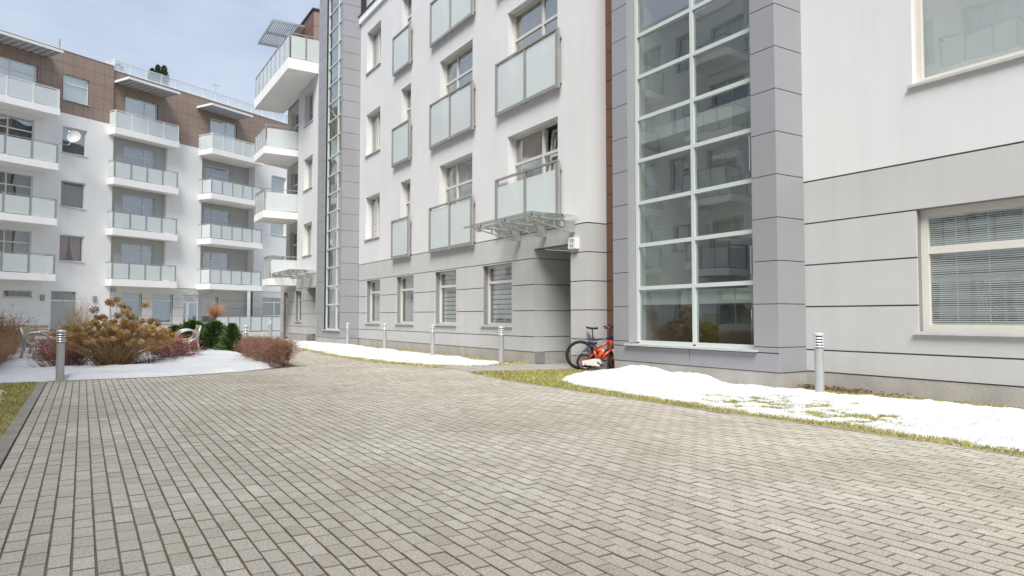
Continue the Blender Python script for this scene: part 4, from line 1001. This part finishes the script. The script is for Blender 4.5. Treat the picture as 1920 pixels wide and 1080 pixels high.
# dish on the balcony rail
ds = thing('satellite_dish', 'round white satellite dish on an arm beside an upper balcony rail', 'satellite dish', FF.p(-.98, 1.4, 11.9))
m = MB(); n = 20
cdir = (FN * .55 + FU * -.75 + Vector((0, 0, .3))).normalized(); ax = cdir.orthogonal().normalized(); ay = cdir.cross(ax); cc = Vector(FF.p(-.30, 1.45, 12.45))
rings = [(0, -.10), (.16, -.075), (.3, -.03), (.40, .03)]
for (r0, h) in rings:
    for q in range(n): t = 6.2832 * q / n; m.v.append(tuple(cc + ax * (r0 * math.cos(t)) + ay * (r0 * 1.08 * math.sin(t)) + cdir * h))
for k in range(3):
    for q in range(n): A = k * n + q; B = k * n + (q + 1) % n; m.f.append((A, B, B + n, A + n))
m.build('reflector', 'dish', ds, True)
MB().tube([FF.p(-1.15, 1.4, 11.85), FF.p(-.6, 1.42, 11.85), cc - cdir * .11], .02, 6).build('arm', 'steel', ds)
MB().tube([cc - ay * .40, cc + cdir * .38 - ay * .12], .012, 5).tube([cc + cdir * .36 - ay * .12, cc + cdir * .46 - ay * .12], .04, 8).build('receiver', 'steel', ds)

# terrace fence of glass panels in front of it
fn = thing('glass_fence', 'low fence of pale glass panels between grey posts before the far terrace', 'fence', FF.p(14, 3.2, 0))
rail_run(Fsub(1.2), fn, (10.5, 0), (17.9, 0), .02, 1.22, 7, 'rail_metal', .09, .04, 'frosted_glass')

# ================================================================== building on the near side of the court, seen in the glazing
BO = thing('apartment_building', 'white apartment building along the lawn side of the court, mirrored in the tower glass', 'building', (-7.4, 8, 0))
FOp = Fr((-7.4, 0, 0), (0, 1, 0), (1, 0, 0))
oh = []
for f in range(5):
    for y in (-9, -3.2, 2.6, 8.4, 14.2, 20.0, 25.8, 31.6): oh.append((y, y + 1.5, 1.0 + ST * f, 2.75 + ST * f)); oh.append((y + 2.6, y + 4.7, (.3 if f else .95) + ST * f, 2.75 + ST * f))
MB().wall(FOp, -14, 38, 0, 17.2, oh, 0, .3).build('wall', 'white_render', BO)
MB().box(FOp, -14, 38, -10, .1, 17.21, 17.5).build('roof', 'white_paint', BO)
MB().box(FOp, 37.7, 38, -10, -.31, 0, 17.2).build('wall', 'white_render', BO)
MB().box(FOp, -14, -13.7, -10, -.31, 0, 17.2).build('wall', 'white_render', BO)
for i_, (a, b, c, d) in enumerate(oh): window(FOp, BO, a, b, c, d, -.16, cols=(.5,), back=['curtain_white', 'curtain_grey', None][i_ % 3], sill=False)
for f in range(1, 5):
    for y in (-9, -3.2, 2.6, 8.4, 14.2, 20.0, 25.8, 31.6): balcony(FOp, BO, y + 2.3, y + 5.0, .002, 1.4, ST * f - .1, ST * f + .25, 3, 1, 1.15)
# ================================================================== street furniture
# ---- bollard lights
def bollard_proto():
    b = thing('bollard_light', 'x', 'bollard', (0, 0, 0), 'grey bollard lights')
    m = MB(); m.lathe((0, 0, 0), [(.078, -.03), (.078, .005), (.068, .012), (.068, .70)], 20); m.build('post', 'bollard_paint', b, False)
    m = MB(); m.lathe((0, 0, 0), [(.045, .70), (.045, .90)], 14); m.build('lamp_core', 'dark_metal', b)
    for k in range(5):
        z = .715 + k * .043; m = MB()
        m.lathe((0, 0, 0), [(.050, z + .012), (.076, z), (.082, z + .004), (.070, z + .022), (.050, z + .026)] if k < 4 else [(.05, z), (.080, z), (.082, z + .03), (.072, z + .045), (.02, z + .052)], 20)
        m.build('louvre' if k < 4 else 'cap', 'bollard_louvre', b)
    return b
BP = bollard_proto()
spots = [((9.60, 6.58), 'grey bollard light at the corner of the glazed tower'),
         ((8.985, 15.03), 'grey bollard light in the grass just before the entrance canopy'),
         ((8.93, 18.95), 'grey bollard light in snow, second from the entrance along the grey wall'),
         ((9.05, 23.14), 'grey bollard light in snow, third from the entrance along the grey wall'),
         ((9.08, 27.25), 'grey bollard light in snow beside the second, slimmer stair tower'),
         ((-.334, 15.36), 'grey bollard light at the kerb corner before the dried hydrangea'),
         ((3.99, 20.95), 'grey bollard light half hidden behind the clipped brown hedge'),
         ((9.52, 43.0), 'grey bollard light before the glass terrace fence'),
         ((9.3, 41.6), 'grey bollard light at the far end corner of the long building'),
         ((6.68, 41.1), 'grey bollard light just behind the green dwarf conifers')]
for k, ((x, y), lb) in enumerate(spots):
    o = BP if k == 0 else copy_thing(BP, (x, y, 0)); o.location = (x, y, 0); o['label'] = lb

# ---- benches: steel loop ends, wooden slats
def bench_proto():
    b = thing('bench', 'x', 'bench', (0, 0, 0), 'loop-armed benches in the shrub bed')
    Lb = 1.7
    for y in (0, Lb):
        m = MB(); m.tube([(0, y, -.03), (.05, y, .18), (.10, y, .40), (.07, y, .62), (.0, y, .90)], .036, 8); m.build('back_leg', 'steel', b, True)
        m = MB(); m.tube([(.34, y, .40), (.30, y, -.03)], .03, 8); m.build('front_leg', 'steel', b, True)
        m = MB(); pts = []
        for k in range(25):
            t = 2 * math.pi * k / 24; pts.append((.39 + .285 * math.cos(t), y, .565 + .185 * math.sin(t) - .035 * math.cos(t)))
        m.tube(pts, .034, 8, False); m.build('arm_loop', 'steel', b, True)
    for k in range(4):
        x = .14 + k * .125; MB().box(WORLD, x, x + .10, .03, Lb - .03, .415 + .004 * k, .445 + .004 * k).build('seat_slat', 'wood_slat', b)
    for k in range(3):
        z = .55 + k * .125; xx = .10 - (z - .5) * .22
        MB().box(WORLD, xx - .002, xx + .028, .03, Lb - .03, z, z + .10).build('back_slat', 'wood_slat', b)
    m = MB(); m.box(WORLD, .12, .62, .3, .35, .38, .412); m.build('seat_bearer', 'steel', b); m = MB(); m.box(WORLD, .12, .62, Lb - .35, Lb - .3, .38, .412); m.build('seat_bearer', 'steel', b)
    return b
B1 = bench_proto(); B1.location = (-1.42, 22.9, 0); B1['label'] = 'bench with steel loop arms beside the brown hedge, facing the shrubs'; B1.rotation_euler = (0, 0, R(-3))
copy_thing(B1, (3.37, 26.0, .0), R(180 - 4), 'bench with wooden slats and steel loop arms before the green conifers')
copy_thing(B1, (-2.5, 27.3, .0), R(-62), 'bench partly hidden behind the clipped hedge at the lawn edge')

# ---- bicycles
def bike(label, loc, rotz, wr, wb, frame_m, tyre_m, rim_m, kid, lean):
    """local x = forwards, rear wheel touches ground at x=0"""
    b = thing('bicycle', label, 'bicycle', loc); b.rotation_euler = (lean, 0, rotz)
    def wheel(x):
        m = MB(); n = 28
        for q in range(n):
            t = 2 * math.pi * q / n
            for s_ in range(6):
                p_ = 2 * math.pi * s_ / 6; tk = .027 if kid else .036; rr_ = wr - tk + tk * math.cos(p_); m.v.append((x + rr_ * math.cos(t), tk * math.sin(p_), wr + rr_ * math.sin(t)))
        for q in range(n):
            for s_ in range(6):
                A = q * 6 + s_; B = q * 6 + (s_ + 1) % 6; C_ = ((q + 1) % n) * 6; m.f.append((A, B, C_ + (s_ + 1) % 6, C_ + s_))
        w_ = m.mesh('wheel', tyre_m, True); wo = put(w_, 'wheel', b, loc=None); wo.location = (0, 0, 0)
        m = MB(); pts = [(x + (wr - .05) * math.cos(2 * math.pi * q / 24), 0, wr + (wr - .05) * math.sin(2 * math.pi * q / 24)) for q in range(25)]
        m.tube(pts, .012, 6, False); r_o = put(m.mesh('rim', 'chrome', True), 'rim', wo); r_o.location = (0, 0, 0)
        m = MB(); ns_ = 10 if kid else 18
        for q in range(ns_):
            t = 2 * math.pi * q / ns_; m.tube([(x, .02 * (1 if q % 2 else -1), wr), (x + (wr - .05) * math.cos(t), 0, wr + (wr - .05) * math.sin(t))], .007 if kid else .003, 4, False)
        m.tube([(x, -.045, wr), (x, .045, wr)], .022, 8); s_o = put(m.mesh('spokes', rim_m, False), 'spokes', wo); s_o.location = (0, 0, 0)
    wheel(0); wheel(wb)
    def part(nm, m, mt_, sm=True): o = put(m.mesh(nm, mt_, sm), nm, b); o.location = (0, 0, 0); return o
    bb = (wb * .42, 0, wr * .92 if not kid else wr * 1.02); st = (wb * .30, 0, wr * 2.0); ht = (wb * .80, 0, wr * 2.22); hb = (wb * .84, 0, wr * 1.86)
    if kid: st, ht, hb = (wb * .30, 0, .44), (wb * .82, 0, .66), (wb * .87, 0, .48)
    m = MB(); tr = .022 if not kid else .027
    m.tube([bb, st], tr, 8); m.tube([st, ht], tr, 8); m.tube([bb, hb], tr * 1.15, 8); m.tube([ht, hb], tr * 1.3, 8)
    for sy in (-.05, .05): m.tube([(0, sy, wr), (bb[0], sy * .6, bb[2])], .010, 6); m.tube([(0, sy, wr), (st[0], sy * .4, st[2] - .06)], .009, 6)
    part('frame', m, frame_m)
    m = MB()
    for sy in (-.05, .05): m.tube([(wb, sy, wr), (hb[0] + .015, sy, hb[2] - .03), (hb[0], 0, hb[2])], .014, 6)
    part('fork', m, 'bike_white' if kid else 'bike_black')
    sx, sz = st[0] - .03, (wr * 2.75 if not kid else .58)
    part('seat_post', MB().tube([st, (sx, 0, sz)], .013, 8), 'bike_black')
    m = MB(); sl = .26 if not kid else .2
    for k in range(9):
        t = k / 8; x = sx - sl * .5 + sl * t; hw = (.075 if not kid else .06) * (1 - t) ** .8 + .018; zz = sz + .03 + .018 * (1 - t) ** 2 - .012 * math.sin(t * 3.1)
        for (yy, dz) in ((-hw, -.012), (-hw * .8, .012), (0, .018), (hw * .8, .012), (hw, -.012), (0, -.03)): m.v.append((x, yy, zz + dz))
    for k in range(8):
        for q in range(6): A = k * 6 + q; B = k * 6 + (q + 1) % 6; m.f.append((A, B, B + 6, A + 6))
    m.f.append(tuple(range(6))); m.f.append(tuple(48 + q for q in range(6)))
    part('saddle', m, 'bike_black')
    hx, hz = ht[0] - .03, (wr * 2.85 if not kid else .92)
    part('stem', MB().tube([hb, ht, (hx, 0, hz)], .017, 8), 'bike_black')
    bw_ = .30 if not kid else .25
    m = MB(); m.tube([(hx - .09, -bw_, hz + .03), (hx - .02, -bw_ * .6, hz + .03), (hx + .03, -.05, hz), (hx + .03, .05, hz), (hx - .02, bw_ * .6, hz + .03), (hx - .09, bw_, hz + .03)], .012, 8)
    hbar = part('handlebar', m, 'bike_red' if kid else 'bike_black')
    for sy in (-1, 1):
        m = MB().tube([(hx - .055, sy * bw_ * .80, hz + .032), (hx - .10, sy * (bw_ + .02), hz + .03)], .018, 8); go = put(m.mesh('grip', 'bike_black', True), 'grip', hbar); go.location = (0, 0, 0)
    cr = .15 if not kid else .10
    m = MB(); m.tube([(bb[0], -.07, bb[2]), (bb[0], .07, bb[2])], .018, 8); m.tube([(bb[0], -.07, bb[2]), (bb[0] + cr * .8, -.08, bb[2] - cr * .6)], .010, 6); m.tube([(bb[0], .07, bb[2]), (bb[0] - cr * .8, .08, bb[2] + cr * .6)], .010, 6)
    cro = part('crank', m, 'bike_black')
    for (sx_, sy) in ((1, -1), (-1, 1)):
        m = MB().box(WORLD, bb[0] + sx_ * cr * .8 - .04, bb[0] + sx_ * cr * .8 + .04, sy * .09 - .03 * (sy < 0), sy * .09 + .03 * (sy > 0), bb[2] - sx_ * cr * .6 - .012, bb[2] - sx_ * cr * .6 + .012); po = put(m.mesh('pedal', 'bike_black'), 'pedal', cro); po.location = (0, 0, 0)
    if kid:
        m = MB(); n = 12; ptsu = [(-.05, wr + .035), (.06, wr + .055), (bb[0] - .06, bb[2] + .085), (bb[0] + .05, bb[2] + .07), (bb[0] + .08, bb[2] - .02), (bb[0] + .03, bb[2] - .09), (bb[0] - .08, bb[2] - .075), (.04, wr - .055), (-.05, wr - .04)]
        for yy in (-.062, -.048): m.v += [(x, yy, z) for x, z in ptsu]
        k_ = len(ptsu); m.f.append(tuple(range(k_))); m.f.append(tuple(reversed(range(k_, 2 * k_))))
        for q in range(k_): m.f.append((q, (q + 1) % k_, (q + 1) % k_ + k_, q + k_))
        part('chain_guard', m, 'bike_white', False)
        m = MB(); m.tube([(bb[0] + .02, 0, bb[2] + .1), (bb[0] + .12, 0, hb[2] - .02), (st[0] + .08, 0, st[2] - .03)], .062, 8); part('frame_cover', m, 'bike_orange')
        for sy in (-1, 1):
            m = MB(); m.tube([(.02, sy * .05, wr), (-.02, sy * .16, wr * .72)], .009, 6)
            m.lathe((0, 0, 0), [(.001, 0), (.001, 0)], 4); so_ = part('stabiliser', m, 'chrome')
        mz = wr + .0
    # mudguard over the rear wheel
    m = MB(); n = 14
    for q in range(n + 1):
        t = R(30 + 125 * q / n)
        for yy in (-.03, .03): m.v.append(((wr + .035) * math.cos(t), yy, wr + (wr + .035) * math.sin(t)))
    for q in range(n): m.f.append((q * 2, q * 2 + 1, q * 2 + 3, q * 2 + 2))
    part('mudguard', m, 'bike_white' if kid else 'bike_black')
    return b
bike('dark blue bicycle with black mudguard leaning in the slot beside the tower', (9.49, 12.44, .0), R(-33), .33, .98, 'bike_blue', 'rubber', 'chrome', False, R(4))
bike('small red and white child bicycle with chain guard beside the tower', (9.44, 12.22, .0), R(-36), .18, .70, 'bike_red', 'rubber', 'bike_red', True, R(3))

# ---- chair glimpsed inside the tower's ground floor
ch = thing('chair', 'lime green chair standing inside behind the tower glass', 'chair', (10.75, 9.95, .03))
MB().box(WORLD, 10.55, 10.95, 9.75, 10.15, .45, .49).build('seat', 'chair_green', ch); MB().box(WORLD, 10.93, 10.96, 9.76, 10.14, .52, 1.25).build('backrest', 'chair_green', ch)
for x in (10.58, 10.92):
    for y in (9.78, 10.12): MB().box(WORLD, x - .015, x + .015, y - .015, y + .015, .03, .448).build('leg', 'steel', ch)

# ================================================================== plants
def branch(m, r_, p, d, ln, rad, seg=4, bend=.25, sides=3, up=0.):
    pts = [Vector(p)]; d = Vector(d).normalized()
    for k in range(seg):
        d = (d + Vector((r_.gauss(0, bend), r_.gauss(0, bend), r_.gauss(0, bend) + up)) * .5).normalized(); pts.append(pts[-1] + d * (ln / seg))
    m.tube(pts, rad, sides, False, rad * .35); return pts, d
def leafy(m, r_, c, s_, n_, spread, flat=.6):
    for _ in range(n_):
        p = Vector(c) + Vector((r_.gauss(0, 1), r_.gauss(0, 1), r_.gauss(0, flat))) * spread
        a = Vector((r_.gauss(0, 1), r_.gauss(0, 1), r_.gauss(0, 1))).normalized(); b = a.orthogonal().normalized(); s1 = s_ * r_.uniform(.6, 1.3)
        m.quad(p - a * s1, p + b * s1 * .6, p + a * s1, p - b * s1 * .6)
def gz_at(x, y): return max(0, h_g(x, y))

# ---- big hydrangea with dried heads
HB = Vector((.66, 18.55, .04)); r_ = random.Random(21)
hy = thing('hydrangea_bush', 'large tan hydrangea bush with dried round flower heads in the snowy bed', 'bush', tuple(HB))
HM = []
for v in range(7):
    m = MB(); n = 110
    for q in range(n):
        zz = 1 - 2 * (q + .5) / n; ph = q * 2.399; rr = math.sqrt(1 - zz * zz); d = Vector((rr * math.cos(ph), rr * math.sin(ph), zz * .78))
        p = d * (.088 * r_.uniform(.55, 1.1)); t = Vector((r_.gauss(0, 1), r_.gauss(0, 1), r_.gauss(0, 1))).normalized(); t = (t - d.normalized() * t.dot(d.normalized()) * .6).normalized(); bb_ = d.cross(t).normalized(); s_ = r_.uniform(.011, .020)
        m.quad(p - t * s_, p - bb_ * s_ + d * .006, p + t * s_, p + bb_ * s_ + d * .006)
    HM.append(m.mesh('flower_head', 'dry_petal' if v % 3 else 'dry_petal_dark'))
m = MB(); heads = []
for k in range(520):
    a = r_.uniform(0, 6.283); sp = r_.random() ** .5
    tx = math.cos(a) * sp * 1.28; ty = math.sin(a) * sp * .95
    hgt = (1.10 - .34 * sp ** 2) * r_.uniform(.62, 1.10)
    b0 = HB + Vector((math.cos(a) * .34 * r_.random(), math.sin(a) * .22 * r_.random(), -.05)); tip = Vector((HB.x + tx, HB.y + ty, hgt))
    mid = b0.lerp(tip, .5) + Vector((-tx * .10, -ty * .10, .06)) + Vector((r_.gauss(0, .03), r_.gauss(0, .03), 0))
    m.tube([b0, b0.lerp(mid, .6) + Vector((r_.gauss(0, .012), r_.gauss(0, .012), 0)), mid, mid.lerp(tip, .5) + Vector((r_.gauss(0, .02), r_.gauss(0, .02), .01)), tip], .008, 4, False, .004)
    if hgt > .56 and len(heads) < 215: heads.append((tip, r_.uniform(.6, 1.05)))
for (dx, dy, hh) in ((-.22, .1, 1.52), (-.08, .15, 1.58), (-.12, -.05, 1.50), (.06, .1, 1.46), (.14, .2, 1.36), (-.5, 0, 1.34), (.62, .1, 1.47), (.2, .0, 1.3), (-.02, .1, 1.2), (.3, .1, 1.2), (-.3, .0, 1.15)):
    rx, ry = dx * rgt[0], dx * rgt[1]; tip = Vector((HB.x + rx - dy * rgt[1], HB.y + ry + dy, hh)); m.tube([HB, HB.lerp(tip, .55) + Vector((0, 0, .05)), tip], .008, 4, False, .004); heads.append((tip, r_.uniform(1.0, 1.35)))
tag(m.build('stems', 'twig_tan', hy), kind='stuff')
for (p, s_) in heads:
    o = put(r_.choice(HM), 'flower_head', hy, loc=tuple(p)); o.scale = (s_, s_, s_ * r_.uniform(.85, 1.05)); o.rotation_euler = (r_.uniform(-.5, .5), r_.uniform(-.5, .5), r_.uniform(0, 6.28))

# ---- twiggy low shrubs
def twig_shrub(name, label, c, rx, ry, h, n, mt_, leaf=None, leaf_n=0, base_r=.35, group=None, seed=1, rad=.005, leaf_s=.018):
    r_ = random.Random(seed); t_ = thing(name, label, 'shrub', (c[0], c[1], gz_at(*c) if c[1] > 15.2 and c[0] < 4.5 else 0), group); m = MB(); lf = MB()
    for k in range(n):
        a = r_.uniform(0, 6.283); s_ = math.sqrt(r_.random()); bx, by = c[0] + math.cos(a) * rx * s_ * base_r, c[1] + math.sin(a) * ry * s_ * base_r
        tx, ty = c[0] + math.cos(a) * rx * s_, c[1] + math.sin(a) * ry * s_; hh = h * (1 - .35 * s_ ** 2) * r_.uniform(.6, 1.05)
        d = Vector((tx - bx, ty - by, hh)); pts, dd = branch(m, r_, (bx, by, .0), d, d.length, rad * r_.uniform(.7, 1.3), 4, .22)
        for j in range(3):
            p = pts[r_.randint(1, 4)]; d2 = (dd + Vector((r_.gauss(0, .7), r_.gauss(0, .7), r_.gauss(.1, .4))))
            q, _ = branch(m, r_, p, d2, h * r_.uniform(.15, .35), rad * .6, 2, .3)
            if leaf and j < 2: leafy(lf, r_, q[-1], leaf_s, max(1, leaf_n // n), .045)
    tag(m.build('twigs', mt_, t_), kind='stuff')
    if leaf: tag(lf.build('leaves', leaf, t_), kind='stuff')
    return t_
G1 = 'red-leaved barberry shrubs in the snowy bed'
twig_shrub('barberry_shrub', 'small dark red twiggy shrub behind the kerb-corner bollard', (-.28, 19.35), .75, .5, .62, 150, 'twig_dark', 'red_leaf', 1200, seed=2, leaf_s=.014)
twig_shrub('barberry_shrub', 'small bright red twiggy shrub to the bench side of the dried hydrangea', (2.02, 19.75), .62, .55, .66, 150, 'twig_dark', 'red_leaf', 2100, seed=3, leaf_s=.016)
twig_shrub('low_shrub', 'low dark twiggy shrub spreading under the dried hydrangea', (.2, 18.7), 1.35, .45, .32, 170, 'twig_dark', None, 0, seed=4, base_r=.8)
twig_shrub('low_shrub', 'low bare dark shrub between the hydrangea and the red barberry', (1.55, 19.0), .7, .4, .42, 110, 'twig_dark', None, 0, seed=14, base_r=.7)
twig_shrub('barberry_shrub', 'reddish twiggy shrub between the near bench and the hydrangea', (-.55, 21.3), .55, .6, .72, 130, 'twig_red', 'red_leaf', 900, seed=5)
twig_shrub('golden_shrub', 'golden yellow dried shrub behind the hydrangea', (1.75, 21.2), .3, .3, .85, 60, 'twig_tan', 'yellow_leaf', 2400, seed=6, leaf_s=.02)
twig_shrub('ornamental_grass', 'pale straw tuft of ornamental grass behind the hydrangea', (-.12, 21.6), .45, .4, 1.55, 420, 'straw', None, 0, base_r=.35, seed=8, rad=.003)
twig_shrub('bare_shrub', 'thin pale leafless shrub against the far white wall', (.05, 33.5), .6, .6, 2.2, 26, 'twig_dark', None, 0, seed=9, rad=.006)
twig_shrub('bare_shrub', 'pale bare brush left of the far grey door', (-1.9, 33.0), .8, .6, 1.3, 60, 'straw', None, 0, seed=10, rad=.004)
twig_shrub('rusty_shrub', 'tall rusty brown shrub behind the clipped hedge at the lawn edge', (-2.25, 25.6), .75, .8, 1.25, 500, 'twig_orange', 'dead_leaf', 2500, seed=12, base_r=.7)

# ---- clipped hedges: dense twigs inside a box
def hedge(label, x0, x1, y0, y1, h, n, mt1, mt2, seed):
    r_ = random.Random(seed); t_ = thing('clipped_hedge', label, 'hedge', ((x0 + x1) / 2, (y0 + y1) / 2, .02)); a_ = MB(); b_ = MB()
    for k in range(n):
        # more twigs near the shell
        x, y = r_.uniform(x0, x1), r_.uniform(y0, y1)
        if r_.random() < .5:
            if r_.random() < .7: x = (x0 if r_.random() < .5 else x1) + r_.gauss(0, .03)
            else: y = (y0 if r_.random() < .5 else y1) + r_.gauss(0, .03)
        e = .06 * fbm(x * 2, y * 2, 1.0, 2); top = h + e + r_.uniform(-.09, .03)
        lx, ly = (x - (x0 + x1) / 2) * .04, (y - (y0 + y1) / 2) * .02
        zb_ = r_.uniform(.15, .6) * h if r_.random() < .72 else 0
        m = a_ if r_.random() < .6 else b_
        pts, d = branch(m, r_, (x - lx, y - ly, zb_), (lx * .8 + r_.gauss(0, .16), ly + r_.gauss(0, .16), 1), max(.1, (top - zb_)), .005, 5, .5)
        for j in range(7): branch(m, r_, pts[r_.randint(2, 5)], (r_.gauss(0, 1), r_.gauss(0, 1), r_.gauss(.2, .6)), .10, .0032, 2, .4)
    tag(a_.build('twigs', mt1, t_), kind='stuff'); tag(b_.build('inner_twigs', mt2, t_), kind='stuff')
hedge('clipped reddish brown bare hedge at the tip of the snowy bed', 3.72, 4.18, 16.6, 19.9, .66, 1300, 'twig_brown', 'twig_red', 31)
hedge('long clipped tan hedge along the lawn beside the bench', -2.5, -1.62, 16.3, 22.6, .78, 2600, 'twig_tan', 'twig_brown', 32)

# ---- dwarf conifers
def conifer(label, c, r, h, seed, name='dwarf_conifer', n=2600, mt_='conifer', z0=.0, shape=1.4, group=None):
    r_ = random.Random(seed); t_ = thing(name, label, 'conifer', (c[0], c[1], z0), group)
    MB().tube([(c[0], c[1], z0 - .02), (c[0], c[1], z0 + h * .8)], .04, 6, True, .01).build('trunk', 'bark', t_)
    m = MB()
    for k in range(n):
        f = r_.random() ** 1.1; a = r_.uniform(0, 6.283); env = r * (1 - f ** shape) ** .6 * (1 + .2 * math.sin(a * 3 + seed) + .16 * math.sin(f * 15 + a * 2) + .14 * math.sin(a * 7 + f * 9 + seed)); q = r_.random() ** .35
        p = Vector((c[0] + math.cos(a) * env * q, c[1] + math.sin(a) * env * q, z0 + .03 + f * h))
        d = Vector((math.cos(a), math.sin(a), .55 + r_.gauss(0, .3))).normalized(); s_ = d.orthogonal().normalized(); s_.rotate(__import__('mathutils').Quaternion(d, r_.uniform(0, 6.28))); l = r_.uniform(.06, .14); wd = l * .22
        m.quad(p - d * l * .3, p + s_ * wd, p + d * l, p - s_ * wd)
    tag(m.build('foliage', mt_, t_), kind='stuff'); return t_
conifer('broad green dwarf conifer behind the slatted bench', (3.45, 27.6), .85, .98, 41, n=4200)
conifer('round green dwarf conifer just beside the slatted bench', (3.92, 25.9), .62, .98, 42, n=3600)
conifer('narrow pointed green conifer next to the clipped brown hedge', (4.30, 24.9), .40, .90, 43, n=2600, shape=1.1)
conifer('small green conifer hidden behind the slatted bench', (2.95, 28.6), .6, .80, 44, n=2200)
for k, (u, hh, rr) in enumerate(((6.55, 1.15, .28), (7.0, 1.55, .32), (7.5, 1.65, .34))):
    p = FF.p(u, -1.3, 17.9); conifer(['short potted conifer on the far roof terrace', 'middle tall conifer on the far roof terrace', 'tallest conifer on the far roof terrace'][k], (p[0], p[1]), rr * .8, hh + .35, 50 + k, 'roof_conifer', 2200, 'roof_conifer', p[2], 4.0)
p = FF.p(4.0, -1.2, 17.9); conifer('small bushy pot plant on the far roof terrace', (p[0], p[1]), .4, 1.0, 60, 'roof_shrub', 500, 'roof_conifer', p[2], 2.5)

# ---- small ball-headed tree before the far terrace
r_ = random.Random(71); TB = Vector((6.75, 44.7, 0)); tr = thing('ball_tree', 'small ball-headed tree with orange bare twigs on a thin trunk', 'tree', tuple(TB))
MB().tube([TB + Vector((0, 0, -.05)), TB + Vector((.02, 0, .5)), TB + Vector((-.02, .02, 1.2))], .05, 8, True, .04).build('trunk', 'bark', tr)
m = MB(); cc = TB + Vector((0, 0, 1.62))
for k in range(330):
    d = Vector((r_.gauss(0, 1), r_.gauss(0, 1), r_.gauss(.15, .8))).normalized(); p0 = TB + Vector((0, 0, 1.15)); tip = cc + Vector((d.x * .70, d.y * .70, d.z * .56)) * (r_.random() ** .3)
    m.tube([p0, p0.lerp(tip, .6) + Vector((r_.gauss(0, .05), r_.gauss(0, .05), r_.gauss(0, .05))), tip], .008, 3, False, .005)
    leafy(m, r_, tip, .016, 1, .05)
tag(m.build('crown', 'twig_orange', tr), kind='stuff')
